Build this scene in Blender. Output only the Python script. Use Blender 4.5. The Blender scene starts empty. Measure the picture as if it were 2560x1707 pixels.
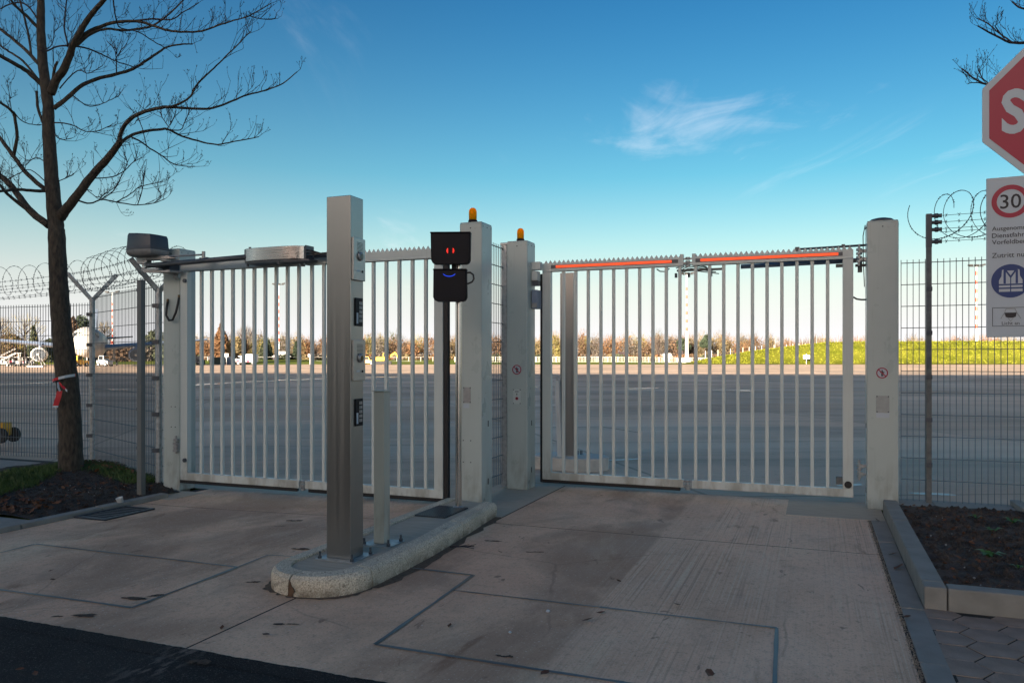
import bpy, math, random
from mathutils import Vector, Matrix, noise
random.seed(7)
SC = bpy.context.scene
COL = SC.collection
R = math.radians
sin, cos, pi = math.sin, math.cos, math.pi

# ------------------------------------------------------------------ camera
CAM_H = 1.38
FPX, HOR = 1950.0, 898.0            # focal length and horizon row, in pixels of the 2560 px wide photograph
cd = bpy.data.cameras.new('camera')
cam = bpy.data.objects.new('camera', cd); COL.objects.link(cam)
cam.location = (0, 0, CAM_H); cam.rotation_euler = (R(90), 0, 0)
cd.sensor_width = 36.0; cd.lens = FPX / 2560 * 36.0
cd.shift_y = (HOR - 853.5) / 2560
cd.clip_start = 0.05; cd.clip_end = 6000
SC.camera = cam

# ------------------------------------------------------------------ light
SUN_EL, SUN_AZ = 9.0, 27.0         # the sun stands low behind the viewer, to the left
w = bpy.data.worlds.new('World'); SC.world = w; w.use_nodes = True
nt = w.node_tree; nt.nodes.clear()
def wn(t, **k):
    n = nt.nodes.new(t)
    for a_, v_ in k.items(): setattr(n, a_, v_)
    return n
def wmath(op, a, b=None, clamp=False):
    n = nt.nodes.new('ShaderNodeMath'); n.operation = op; n.use_clamp = clamp
    for i, x in enumerate((a, b)):
        if x is None: continue
        if isinstance(x, (int, float)): n.inputs[i].default_value = x
        else: nt.links.new(x, n.inputs[i])
    return n.outputs[0]
out = wn('ShaderNodeOutputWorld'); bg = wn('ShaderNodeBackground')
sky = wn('ShaderNodeTexSky', sky_type='NISHITA', sun_disc=False)
sky.sun_elevation = R(SUN_EL); sky.sun_rotation = R(180 + SUN_AZ)
sky.air_density = 1.0; sky.dust_density = 2.2; sky.ozone_density = 3.0; sky.altitude = 20
gm = wn('ShaderNodeGamma'); gm.inputs[1].default_value = 1.34                # a little more contrast between deep blue and bright sky
sc_ = wn('ShaderNodeVectorMath', operation='MULTIPLY'); sc_.inputs[1].default_value = (.72, .545, .385)   # white balance
nt.links.new(sky.outputs[0], gm.inputs[0]); nt.links.new(gm.outputs[0], sc_.inputs[0])
sx = wn('ShaderNodeSeparateXYZ'); nt.links.new(sc_.outputs[0], sx.inputs[0]); r_, g_, b_ = sx.outputs
def pos(a, b): return wmath('MAXIMUM', wmath('SUBTRACT', a, b), 0.0)
r2 = wmath('MAXIMUM', wmath('SUBTRACT', r_, wmath('MULTIPLY', pos(b_, r_), .80)), 0.01)      # deeper blues
g2_ = wmath('ADD', wmath('SUBTRACT', g_, wmath('MULTIPLY', pos(b_, g_), .66)), wmath('MULTIPLY', pos(r_, g_), .15))
b2 = wmath('ADD', b_, wmath('MULTIPLY', pos(r_, b_), .30))                                   # paler glow round the sun
hs = wn('ShaderNodeCombineXYZ'); nt.links.new(r2, hs.inputs[0]); nt.links.new(g2_, hs.inputs[1]); nt.links.new(b2, hs.inputs[2])
tc = wn('ShaderNodeTexCoord'); sp = wn('ShaderNodeSeparateXYZ')
nt.links.new(tc.outputs['Generated'], sp.inputs[0])
zc = wmath('MAXIMUM', sp.outputs[2], 0.03)
cx = wmath('DIVIDE', sp.outputs[0], zc); cy = wmath('DIVIDE', sp.outputs[1], zc)
cmb = wn('ShaderNodeCombineXYZ'); nt.links.new(cx, cmb.inputs[0]); nt.links.new(cy, cmb.inputs[1])
def wnoise(scale, loc, rot, det, dist, rough=0.6):
    m = wn('ShaderNodeMapping'); m.inputs['Scale'].default_value = scale; m.inputs['Location'].default_value = loc
    m.inputs['Rotation'].default_value = (0, 0, rot)
    nt.links.new(cmb.outputs[0], m.inputs[0])
    n = wn('ShaderNodeTexNoise'); n.inputs['Scale'].default_value = 1; n.inputs['Detail'].default_value = det
    n.inputs['Distortion'].default_value = dist; n.inputs['Roughness'].default_value = rough
    nt.links.new(m.outputs[0], n.inputs['Vector']); return n.outputs['Fac']
def wstep(x, lo, hi, to=1.0):
    m = wn('ShaderNodeMapRange', interpolation_type='SMOOTHSTEP')
    m.inputs[1].default_value = lo; m.inputs[2].default_value = hi; m.inputs[4].default_value = to
    nt.links.new(x, m.inputs[0]); return m.outputs[0]
# one drifting cirrus patch and thin wisps over the rest of the sky
ex = wmath('DIVIDE', wmath('SUBTRACT', cx, 0.84), 0.58); ey = wmath('DIVIDE', wmath('SUBTRACT', cy, 3.36), 0.50)
el = wmath('SQRT', wmath('ADD', wmath('MULTIPLY', ex, ex), wmath('MULTIPLY', ey, ey)))
n1 = wstep(wmath('SUBTRACT', wmath('ADD', wmath('MULTIPLY', wnoise((2.0, 1.5, 1), (4.3, 1.4, 0), 0.9, 7, 1.0, .58), .75), wmath('MULTIPLY', wnoise((5.5, 1.6, 1), (1.3, 2.4, 0), 0.7, 7, .7, .6), .35)), wmath('MULTIPLY', el, .28)), 0.27, 0.60)
n2 = wstep(wnoise((1.7, .55, 1), (5.3, 2.1, 0), 0.9, 8, 0.8), 0.56, 0.80)
wisp = wmath('MULTIPLY', wstep(wnoise((.16, .16, 1), (3.7, .2, 0), 0, 2, 0), 0.50, 0.62), n2)
cl = wmath('ADD', wmath('MULTIPLY', n1, 0.28), wmath('MULTIPLY', wisp, 0.25), clamp=True)
mixc = wn('ShaderNodeMix', data_type='RGBA'); nt.links.new(cl, mixc.inputs[0])
# whitish haze low over the horizon, all the way round
hz = wmath('POWER', 2.718, wmath('MULTIPLY', wmath('MAXIMUM', sp.outputs[2], 0.0), -8.4))
mixh = wn('ShaderNodeMix', data_type='RGBA'); nt.links.new(wmath('MULTIPLY', hz, .91), mixh.inputs[0]); nt.links.new(hs.outputs[0], mixh.inputs[6]); mixh.inputs[7].default_value = (4.3, 4.3, 4.5, 1)
nt.links.new(mixh.outputs[2], mixc.inputs[6]); mixc.inputs[7].default_value = (4.1, 4.0, 4.2, 1)
nt.links.new(mixc.outputs[2], bg.inputs[0]); bg.inputs[1].default_value = 0.05
nt.links.new(bg.outputs[0], out.inputs[0])
sd = bpy.data.lights.new('sun', 'SUN'); sd.energy = 5.0; sd.angle = R(0.53); sd.color = (1.0, 0.86, 0.68)
sun = bpy.data.objects.new('sun', sd); COL.objects.link(sun)
to_sun = Vector((-sin(R(SUN_AZ)) * cos(R(SUN_EL)), -cos(R(SUN_AZ)) * cos(R(SUN_EL)), sin(R(SUN_EL))))
sun.rotation_euler = to_sun.to_track_quat('Z', 'Y').to_euler()
SC.view_settings.view_transform = 'Standard'; SC.view_settings.look = 'None'
SC.view_settings.gamma = 1.0; SC.view_settings.use_curve_mapping = False
SC.view_settings.exposure = 2.58

# ------------------------------------------------------------------ frame of the gates
A = R(21.3); CA, SA = cos(A), sin(A)       # s runs along the gates to the right, t away through them
def W(s, t, z=0.0): return Vector((s * CA + t * SA, -s * SA + t * CA, z))
def ST(X, Y): return (X * CA - Y * SA, X * SA + Y * CA)
def gpt(u, v, z=0.0):                       # photo point on the ground -> s, t
    Y = (CAM_H - z) * FPX / (v - HOR); return ST((u - 1280) / FPX * Y, Y)
def at_t(u, v, t):                          # photo point in the upright plane t -> s, z
    k = (u - 1280) / FPX; Y = t / (k * SA + CA)
    return ST(k * Y, Y)[0], CAM_H - (v - HOR) * Y / FPX
def at_y(u, v, Y): return Vector(((u - 1280) / FPX * Y, Y, CAM_H - (v - HOR) * Y / FPX))
def sstep(x, a, b):
    x = max(0, min(1, (x - a) / (b - a))); return x * x * (3 - 2 * x)
def gz(s, t):                               # the left lane falls gently to the gully
    return -0.045 * sstep(-s, 3.2, 6.2) * (1 - sstep(t, 7.5, 16))

# ------------------------------------------------------------------ mesh helpers
class MB:
    def __init__(self): self.v = []; self.f = []; self.m = []; self.cur = 0
    def add(self, vs, fs):
        o = len(self.v); self.v += [tuple(p) for p in vs]
        for f in fs: self.f.append(tuple(i + o for i in f)); self.m.append(self.cur)
    def box(self, x0, x1, y0, y1, z0, z1):
        self.add([(x0,y0,z0),(x1,y0,z0),(x1,y1,z0),(x0,y1,z0),(x0,y0,z1),(x1,y0,z1),(x1,y1,z1),(x0,y1,z1)],
                 [(3,2,1,0),(4,5,6,7),(0,1,5,4),(1,2,6,5),(2,3,7,6),(3,0,4,7)]); return self
    def bar(self, p0, p1, wx, wz, up=(0,0,1)):
        p0, p1 = Vector(p0), Vector(p1); d = (p1 - p0).normalized(); u = Vector(up)
        if abs(d.dot(u)) > .95: u = Vector((1,0,0))
        a = d.cross(u).normalized() * wx / 2; b = a.cross(d).normalized() * wz / 2
        self.add([p0-a-b,p0+a-b,p0+a+b,p0-a+b,p1-a-b,p1+a-b,p1+a+b,p1-a+b],
                 [(3,2,1,0),(4,5,6,7),(0,1,5,4),(1,2,6,5),(2,3,7,6),(3,0,4,7)]); return self
    def tube(self, pts, rad, n=8, cap=True):
        pts = [Vector(p) for p in pts]; k = len(pts)
        if isinstance(rad, (int, float)): rad = [rad] * k
        vs = []; ref = None
        for i, p in enumerate(pts):
            d = (pts[min(i+1,k-1)] - pts[max(i-1,0)])
            d = d.normalized() if d.length > 1e-9 else Vector((0,0,1))
            if ref is None:
                ref = Vector((0,0,1)) if abs(d.z) < .9 else Vector((1,0,0))
            a = (ref - d * ref.dot(d))
            if a.length < 1e-6: a = d.orthogonal()
            a.normalize(); ref = a; b = d.cross(a)
            for j in range(n):
                t_ = 2*pi*j/n; vs.append(p + (a*cos(t_) + b*sin(t_)) * rad[i])
        fs = [(i*n+j, i*n+(j+1)%n, (i+1)*n+(j+1)%n, (i+1)*n+j) for i in range(k-1) for j in range(n)]
        if cap: fs += [tuple(range(n-1,-1,-1)), tuple((k-1)*n+j for j in range(n))]
        self.add(vs, fs); return self
    def cyl(self, p0, p1, r0, r1=None, n=16): return self.tube([p0, p1], [r0, r0 if r1 is None else r1], n)
    def prism(self, poly, z0, z1, axis='z'):
        n = len(poly)
        def P(a, b, c):
            return (a,b,c) if axis == 'z' else ((a,c,b) if axis == 'y' else (c,a,b))
        vs = [P(a,b,z0) for a,b in poly] + [P(a,b,z1) for a,b in poly]
        fs = [tuple(range(n-1,-1,-1)), tuple(range(n,2*n))] + [(i,(i+1)%n,n+(i+1)%n,n+i) for i in range(n)]
        self.add(vs, fs); return self
    def lathe(self, prof, c=(0,0,0), n=20, ang=2*pi):
        c = Vector(c); vs = []; k = len(prof)
        for r_, z_ in prof:
            for j in range(n): t_ = 2*pi*j/n; vs.append(c + Vector((r_*cos(t_), r_*sin(t_), z_)))
        fs = [(i*n+j, i*n+(j+1)%n, (i+1)*n+(j+1)%n, (i+1)*n+j) for i in range(k-1) for j in range(n)]
        fs += [tuple(range(n-1,-1,-1)), tuple((k-1)*n+j for j in range(n))]
        self.add(vs, fs); return self
    def mesh(self, name, mat, smooth=False):
        me = bpy.data.meshes.new(name); me.from_pydata(self.v, [], self.f)
        for m_ in (mat if isinstance(mat, (list, tuple)) else [mat]): me.materials.append(m_)
        if isinstance(mat, (list, tuple)):
            for p, i in zip(me.polygons, self.m): p.material_index = i
        if smooth:
            for p in me.polygons: p.use_smooth = True
        me.update(); return me
    def build(self, name, mat, parent=None, smooth=False, bevel=0, seg=2):
        return link(name, self.mesh(name, mat, smooth), parent, bevel, seg)
def link(name, me, parent=None, bevel=0, seg=2):
    o = bpy.data.objects.new(name, me); COL.objects.link(o)
    if parent: o.parent = parent
    if bevel:
        b = o.modifiers.new('bevel', 'BEVEL'); b.width = bevel; b.segments = seg; b.limit_method = 'ANGLE'; b.angle_limit = R(40)
        for p in me.polygons: p.use_smooth = True
        b.harden_normals = True
    return o
def tag(o, label, cat, group=None):
    o['label'] = label; o['category'] = cat
    if group: o['group'] = group
    return o
def thing(name, label, cat, loc, rz=0.0, group=None):
    o = bpy.data.objects.new(name, None); COL.objects.link(o); o.empty_display_size = .1
    o.location = loc; o.rotation_euler = (0, 0, rz); return tag(o, label, cat, group)
def gthing(name, label, cat, s=0, t=0, z=0, group=None, rz=0): return thing(name, label, cat, W(s,t,z), rz - A, group)
def gobj(name, mb, mat, kind=None, smooth=False, bevel=0):
    o = mb.build(name, mat, None, smooth, bevel); o.rotation_euler = (0,0,-A)
    if kind: o['kind'] = kind
    return o
def stuff(o): o['kind'] = 'stuff'; return o
def rr(a, b): return random.uniform(a, b)

# ------------------------------------------------------------------ materials
def material(name, col, rough=.6, metal=0.0, var=.12, scale=6.0, bump=0.0, bscale=60.0, spec=.5, col2=None, stretch=(1,1,1), coords='Object', detail=5):
    m = bpy.data.materials.new(name); m.use_nodes = True; t = m.node_tree; b = t.nodes['Principled BSDF']
    b.inputs['Roughness'].default_value = rough; b.inputs['Metallic'].default_value = metal
    b.inputs['Specular IOR Level'].default_value = spec
    tcn = t.nodes.new('ShaderNodeTexCoord'); mp = t.nodes.new('ShaderNodeMapping'); mp.inputs['Scale'].default_value = stretch
    t.links.new(tcn.outputs[coords], mp.inputs[0])
    n = t.nodes.new('ShaderNodeTexNoise'); n.inputs['Scale'].default_value = scale; n.inputs['Detail'].default_value = detail
    t.links.new(mp.outputs[0], n.inputs['Vector'])
    r = t.nodes.new('ShaderNodeValToRGB'); r.color_ramp.elements[0].position = .3; r.color_ramp.elements[1].position = .7
    c2 = col2 if col2 else tuple(min(1, c*(1+var)) for c in col); c1 = col if col2 else tuple(c*(1-var) for c in col)
    r.color_ramp.elements[0].color = (*c1, 1); r.color_ramp.elements[1].color = (*c2, 1)
    t.links.new(n.outputs['Fac'], r.inputs[0]); t.links.new(r.outputs[0], b.inputs['Base Color'])
    rm = t.nodes.new('ShaderNodeMapRange'); rm.inputs[3].default_value = max(0, rough-.1); rm.inputs[4].default_value = min(1, rough+.1)
    t.links.new(n.outputs['Fac'], rm.inputs[0]); t.links.new(rm.outputs[0], b.inputs['Roughness'])
    if bump:
        n2 = t.nodes.new('ShaderNodeTexNoise'); n2.inputs['Scale'].default_value = bscale; n2.inputs['Detail'].default_value = 4
        t.links.new(mp.outputs[0], n2.inputs['Vector'])
        bn = t.nodes.new('ShaderNodeBump'); bn.inputs['Strength'].default_value = bump; bn.inputs['Distance'].default_value = .01
        t.links.new(n2.outputs['Fac'], bn.inputs['Height']); t.links.new(bn.outputs[0], b.inputs['Normal'])
    return m
def emit(name, col, st):
    m = bpy.data.materials.new(name); m.use_nodes = True; b = m.node_tree.nodes['Principled BSDF']
    b.inputs['Base Color'].default_value = (*col, 1); b.inputs['Emission Color'].default_value = (*col, 1)
    b.inputs['Emission Strength'].default_value = st; b.inputs['Roughness'].default_value = .4
    return m
class NT:                                   # small helper for the hand-made ground materials
    def __init__(self, name):
        self.m = bpy.data.materials.new(name); self.m.use_nodes = True; self.t = self.m.node_tree
        self.b = self.t.nodes['Principled BSDF']; self.tc = self.t.nodes.new('ShaderNodeTexCoord')
    def noise(self, scale, stretch=(1,1,1), det=5, dist=0, rough=.55, loc=(0,0,0)):
        mp = self.t.nodes.new('ShaderNodeMapping'); mp.inputs['Scale'].default_value = stretch; mp.inputs['Location'].default_value = loc
        self.t.links.new(self.tc.outputs['Object'], mp.inputs[0])
        n = self.t.nodes.new('ShaderNodeTexNoise'); n.inputs['Scale'].default_value = scale; n.inputs['Detail'].default_value = det
        n.inputs['Distortion'].default_value = dist; n.inputs['Roughness'].default_value = rough
        self.t.links.new(mp.outputs[0], n.inputs['Vector']); return n.outputs['Fac']
    def step(self, x, lo, hi, a=0.0, b=1.0):
        m = self.t.nodes.new('ShaderNodeMapRange'); m.interpolation_type = 'SMOOTHSTEP'
        for i, q in enumerate((lo, hi, a, b)): m.inputs[1+i].default_value = q
        self.t.links.new(x, m.inputs[0]); return m.outputs[0]
    def math(self, op, a, b=None):
        n = self.t.nodes.new('ShaderNodeMath'); n.operation = op
        for i, x in enumerate((a, b)):
            if x is None: continue
            if isinstance(x, (int, float)): n.inputs[i].default_value = x
            else: self.t.links.new(x, n.inputs[i])
        return n.outputs[0]
    def mix(self, f, a, b, mode='MIX'):
        n = self.t.nodes.new('ShaderNodeMix'); n.data_type = 'RGBA'; n.blend_type = mode
        for s_, x in ((0, f), (6, a), (7, b)):
            if isinstance(x, (int, float)): n.inputs[s_].default_value = x
            elif isinstance(x, tuple): n.inputs[s_].default_value = (*x, 1)
            else: self.t.links.new(x, n.inputs[s_])
        return n.outputs[2]
    def xyz(self):
        s_ = self.t.nodes.new('ShaderNodeSeparateXYZ'); self.t.links.new(self.tc.outputs['Object'], s_.inputs[0]); return s_.outputs
    def bump(self, h, strength, dist=.01):
        n = self.t.nodes.new('ShaderNodeBump'); n.inputs['Strength'].default_value = strength; n.inputs['Distance'].default_value = dist
        self.t.links.new(h, n.inputs['Height']); self.t.links.new(n.outputs[0], self.b.inputs['Normal'])
    def out(self, col, rough):
        self.t.links.new(col, self.b.inputs['Base Color'])
        if isinstance(rough, (int, float)): self.b.inputs['Roughness'].default_value = rough
        else: self.t.links.new(rough, self.b.inputs['Roughness'])
        return self.m

def concrete_drive():
    k = NT('drive_concrete'); x, y, z = k.xyz()
    right = k.step(k.math('ADD', x, k.math('MULTIPLY', k.noise(3, det=3), .06)), -1.14, -1.07)          # broomed half of the right lane
    c = k.mix(k.step(k.noise(.55, det=4), .35, .65), (0.800,0.553,0.375), (0.715,0.455,0.306))
    c = k.mix(k.math('MULTIPLY', right, .8), c, (0.800,0.553,0.389))
    worn = k.math('MULTIPLY', k.step(k.noise(.8, (1,.55,1), 7, .5, .62, loc=(3,1,0)), .42, .60), k.step(right, 0, 1, .95, .35))
    c = k.mix(worn, c, (0.437,0.286,0.191))                                                               # darker worn patches
    c = k.mix(k.step(k.noise(.9, (1,.3,1), 6, .4, loc=(9,4,0)), .56, .72, 0, .7), c, (0.800,0.657,0.460))    # pinkish laitance
    c = k.mix(k.step(k.noise(3.2, (1,.5,1), 7, .3, .65, loc=(5,2,0)), .50, .72, 0, .48), c, (0.485,0.319,0.220))
    groove = k.noise(1, (88, .5, 1), 4, .1); fine = k.noise(1, (210, 2.0, 1), 3)
    zone = k.math('ADD', k.math('MULTIPLY', right, .8), .18)
    zone = k.math('MULTIPLY', zone, k.step(k.noise(1.7, (1,.22,1), 4, .3, loc=(1,8,0)), .40, .64, .18, 1.0))
    g = k.math('MULTIPLY', k.step(groove, .52, .66), zone)
    c = k.mix(k.math('MULTIPLY', g, .5), c, (0.291,0.192,0.134))
    c = k.mix(k.math('MULTIPLY', k.math('MULTIPLY', k.step(groove, .48, .36), zone), .36), c, (0.800,0.768,0.581))
    c = k.mix(k.step(k.noise(2.3, (1,.33,1), 5, 1.0, loc=(4,7,0)), .62, .72, 0, .75), c, (0.282,0.153,0.088))  # rusty smears
    c = k.mix(k.step(k.noise(11, (1,.5,1), 4, .8, loc=(14,7,0)), .66, .74, 0, .75), c, (0.214,0.125,0.084))
    c = k.mix(k.step(k.noise(26, (1,.7,1), 5, .2, .7, loc=(2,17,0)), .48, .72, 0, .5), c, (0.369,0.240,0.164))    # grit and pores
    c = k.mix(k.step(k.noise(85, det=3), .54, .70, 0, .5), c, (0.291,0.192,0.134))
    c = k.mix(k.step(k.noise(70, det=2, loc=(7,7,0)), .62, .72, 0, .5), c, (0.800,0.768,0.638))
    vo = k.t.nodes.new('ShaderNodeTexVoronoi'); vo.feature = 'DISTANCE_TO_EDGE'; vo.inputs['Scale'].default_value = .55
    mp = k.t.nodes.new('ShaderNodeMix'); mp.data_type = 'VECTOR'; mp.inputs[0].default_value = .12
    nz = k.t.nodes.new('ShaderNodeTexNoise'); nz.inputs['Scale'].default_value = 2.5; nz.inputs['Detail'].default_value = 6; k.t.links.new(k.tc.outputs['Object'], nz.inputs['Vector'])
    k.t.links.new(k.tc.outputs['Object'], mp.inputs[4]); k.t.links.new(nz.outputs['Color'], mp.inputs[5]); k.t.links.new(mp.outputs[1], vo.inputs['Vector'])
    crack = k.math('MULTIPLY', k.step(vo.outputs['Distance'], .004, .0015), k.step(k.noise(.8, det=2, loc=(11,3,0)), .50, .58))
    c = k.mix(k.math('MULTIPLY', crack, .3), c, (0.173,0.112,0.077))                                         # hairline cracks
    h = k.math('ADD', k.math('MULTIPLY', groove, zone), k.math('MULTIPLY', fine, .25))
    h = k.math('ADD', h, k.math('MULTIPLY', k.noise(60, det=5), .5))
    k.bump(h, .7, .007); k.b.inputs['Specular IOR Level'].default_value = .25
    return k.out(c, k.step(k.noise(2.2, det=4), .3, .7, .6, .85))
def apron_mat():
    k = NT('apron_concrete'); x, y, z = k.xyz()
    c = k.mix(k.step(k.noise(.12, (1,.5,1), 6), .38, .62), (0.561,0.404,0.285), (0.739,0.538,0.389))
    c = k.mix(k.step(k.noise(.22, (.35,1,1), 8, .6, .66, loc=(2,5,0)), .44, .64, 0, .85), c, (0.370,0.264,0.187))    # worn and oily areas
    c = k.mix(k.step(k.noise(.9, (.05,1,1), 6, .3, loc=(6,5,0)), .52, .70, 0, .5), c, (0.306,0.222,0.154))          # sweep and tyre streaks
    c = k.mix(k.step(k.noise(2.2, (.03,.9,1), 5, 0, loc=(16,5,0)), .56, .74, 0, .45), c, (0.255,0.183,0.130))
    c = k.mix(k.step(k.noise(1.6, (.04,.9,1), 4, 0, loc=(26,15,0)), .62, .74, 0, .6), c, (0.800,0.655,0.486))
    def joint(q, period, wd):
        f = k.math('FRACT', k.math('DIVIDE', q, period)); return k.step(k.math('ABSOLUTE', k.math('SUBTRACT', f, .5)), wd/period, 0, 0, 1)
    xr = k.math('ADD', k.math('MULTIPLY', x, .97), k.math('MULTIPLY', y, .23)); yr = k.math('SUBTRACT', k.math('MULTIPLY', y, .97), k.math('MULTIPLY', x, .05))
    c = k.mix(k.math('MULTIPLY', joint(yr, 5.0, .05), .45), c, (0.090,0.065,0.048)); c = k.mix(k.math('MULTIPLY', joint(xr, 7.5, .05), .5), c, (0.102,0.075,0.056))
    cell = k.t.nodes.new('ShaderNodeTexWhiteNoise'); cell.noise_dimensions = '2D'; cv_ = k.t.nodes.new('ShaderNodeCombineXYZ')
    k.t.links.new(k.math('FLOOR', k.math('ADD', k.math('DIVIDE', xr, 7.5), .5)), cv_.inputs[0]); k.t.links.new(k.math('FLOOR', k.math('ADD', k.math('DIVIDE', yr, 5.0), .5)), cv_.inputs[1]); k.t.links.new(cv_.outputs[0], cell.inputs['Vector'])
    c = k.mix(k.step(cell.outputs['Value'], .5, 1.0, 0, .38), c, (0.319,0.232,0.163))                              # slabs of different age
    c = k.mix(k.step(k.noise(9, det=6, rough=.7), .54, .72, 0, .5), c, (0.255,0.183,0.130))
    k.bump(k.noise(45, det=4), .3, .006); k.b.inputs['Specular IOR Level'].default_value = .18
    return k.out(c, k.step(k.noise(.35, (.2,1,1), 4), .3, .7, .5, .78))
def asphalt_mat():
    k = NT('asphalt'); x, y, z = k.xyz()
    c = k.mix(k.step(k.noise(1.4), .35, .65), (.022,.022,.023), (.036,.036,.036))
    c = k.mix(k.step(k.noise(120, det=3, rough=.7), .54, .70, 0, .7), c, (.15,.145,.135))
    d = k.math('ABSOLUTE', k.math('ADD', x, 2.78)); band = k.step(k.math('ADD', d, k.math('MULTIPLY', k.noise(4, (1,.5,1), 4), .35)), .34, .16)
    near = k.step(y, 2.25, 2.75)
    c = k.mix(k.math('MULTIPLY', k.math('MULTIPLY', band, near), k.step(k.noise(26, (1,.35,1), 4), .48, .62)), c, (.16,.14,.125))    # sand washed out of the joint
    k.bump(k.noise(160, det=3), .9, .01); k.b.inputs['Specular IOR Level'].default_value = .12
    return k.out(c, .9)
def soil_mat(name, a, b):
    k = NT(name); c = k.mix(k.step(k.noise(7, det=6), .35, .65), a, b)
    c = k.mix(k.step(k.noise(60, det=3), .60, .72, 0, .5), c, (.10,.085,.075)); c = k.mix(k.step(k.noise(95, det=2, loc=(3,3,0)), .66, .72), c, (.17,.16,.15))
    k.bump(k.math('ADD', k.noise(22, det=6), k.math('MULTIPLY', k.noise(90, det=4), .4)), 1.0, .05)
    return k.out(c, .9)
def steel_mat(name, col, rough, axis=2):
    k = NT(name); st = [90,90,90]; st[axis] = .5; st2 = [14,14,14]; st2[axis] = .35
    c = k.mix(k.noise(1, tuple(st), 3), tuple(q*.92 for q in col), tuple(min(1,q*1.03) for q in col))
    c = k.mix(k.step(k.noise(1, tuple(st2), 4, .3), .40, .70, 0, .07), c, tuple(q*.78 for q in col))      # vertical brushing and runs
    c = k.mix(k.step(k.noise(2.0, (1,1,.6), 5, .4), .48, .72, 0, .4), c, tuple(q*.68 for q in col))       # handling smudges
    k.b.inputs['Metallic'].default_value = .95
    return k.out(c, k.step(k.noise(1, tuple(st), 2), .3, .7, rough-.05, rough+.05))
def painted(name, col, rough=.34):
    k = NT(name); c = k.mix(k.step(k.noise(3, det=5), .3, .7), tuple(q*.95 for q in col), col)
    x, y, z = k.xyz()
    c = k.mix(k.math('MULTIPLY', k.step(z, .55, .0), k.step(k.noise(9, (1,1,.35), 6), .38, .64, 0, .65)), c, (.20,.175,.14))   # splashed dirt near the foot
    c = k.mix(k.step(k.noise(7, (6,6,.25), 4), .56, .78, 0, .34), c, tuple(q*.55 for q in col))                              # faint rain runs
    k.bump(k.noise(110, det=2), .04, .003)
    return k.out(c, k.step(k.noise(5, det=3), .3, .7, rough-.06, rough+.08))
def galv_mat():
    k = NT('galvanised'); v = k.t.nodes.new('ShaderNodeTexVoronoi'); v.inputs['Scale'].default_value = 28
    k.t.links.new(k.tc.outputs['Object'], v.inputs['Vector'])
    c = k.mix(v.outputs['Distance'], (.30,.32,.33), (.50,.53,.55)); k.b.inputs['Metallic'].default_value = .75
    return k.out(c, k.step(k.noise(9), .3, .7, .36, .55))

M = {}
M['drive'] = concrete_drive(); M['apron'] = apron_mat(); M['asphalt'] = asphalt_mat()
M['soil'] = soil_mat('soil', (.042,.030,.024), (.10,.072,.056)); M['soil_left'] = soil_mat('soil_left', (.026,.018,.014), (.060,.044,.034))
M['paint'] = painted('light_grey_paint', (.56,.60,.575)); M['paint_post'] = painted('post_grey_paint', (.46,.51,.485), .32)
M['steel'] = steel_mat('brushed_steel', (.34,.34,.33), .34); M['steel_x'] = steel_mat('brushed_steel_cover', (.46,.46,.46), .26, 0); M['steel_panel'] = steel_mat('intercom_steel', (.40,.40,.39), .36, 0); M['steel_tube'] = steel_mat('polished_tube', (.66,.64,.60), .20)
M['dark_post'] = painted('dull_grey_paint', (.13,.14,.14), .5)
M['galv'] = galv_mat(); M['galv_dark'] = material('weathered_zinc', (.085,.095,.10), .6, .3, .3, 25, col2=(.17,.18,.18)); M['wire'] = material('fence_wire', (.13,.15,.17), .45, .6, .2, 8)
M['wire_left'] = material('fence_wire_weathered', (.10,.115,.125), .5, .5, .2, 8)
M['dark_metal'] = material('dark_grey_metal', (.075,.085,.10), .4, .3); M['motor'] = material('motor_plastic', (.045,.052,.068), .38, 0, .1, 3, .05, 200)
M['cast'] = material('cast_aluminium', (.34,.34,.34), .45, .6, .15, 20); M['rubber'] = material('black_rubber', (.010,.010,.012), .5, 0, .2, 30)
M['black'] = material('black_plastic', (.006,.006,.010), .5, 0, .2, 12, 0, 60, .2); M['signal_black'] = material('signal_housing_black', (.0045,.0045,.008), .6, 0, .2, 5, .1, 120, .15)
M['cable'] = material('cable_black', (.012,.012,.012), .45); M['brass'] = material('brass_gland', (.16,.11,.06), .35, .8)
M['kerb'] = material('kerb_aggregate', (.46,.40,.31), .85, 0, .2, 130, 1.0, 130, col2=(.76,.68,.54), detail=3)
def kerb_mat():
    k = NT('kerb_granite'); x, y, z = k.xyz()
    c = k.mix(k.step(k.noise(120, det=3, rough=.7), .36, .64), (.40,.345,.265), (.80,.72,.58)); c = k.mix(k.step(k.noise(60, det=2, loc=(4,4,4)), .62, .70, 0, .8), c, (.20,.17,.13))
    c = k.mix(k.step(k.noise(2.2, det=5), .46, .70, 0, .45), c, (.34,.30,.235)); c = k.mix(k.math('MULTIPLY', k.step(z, .075, .0), k.step(k.noise(6, det=6), .36, .62, 0, .8)), c, (.17,.135,.095))
    c = k.mix(k.step(k.noise(5, (1,.35,3), 5, .6, loc=(8,1,0)), .62, .70, 0, .55), c, (.15,.13,.11))        # tyre scuffs
    k.bump(k.noise(110, det=4), .9, .008); k.b.inputs['Specular IOR Level'].default_value = .25
    return k.out(c, .88)
M['kerb'] = kerb_mat(); M['kerb_grey'] = material('kerb_concrete', (.245,.232,.208), .75, 0, .16, 7, .35, 120); M['slab'] = material('island_slab', (.44,.385,.31), .8, 0, .14, 5, .25, 130, .2, stretch=(1,12,1))
M['paver'] = material('hex_paver', (.29,.222,.178), .85, 0, .25, 6, .6, 110); M['paver_joint'] = material('paver_joint', (.022,.020,.018), .95, 0, .3, 20)
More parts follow.
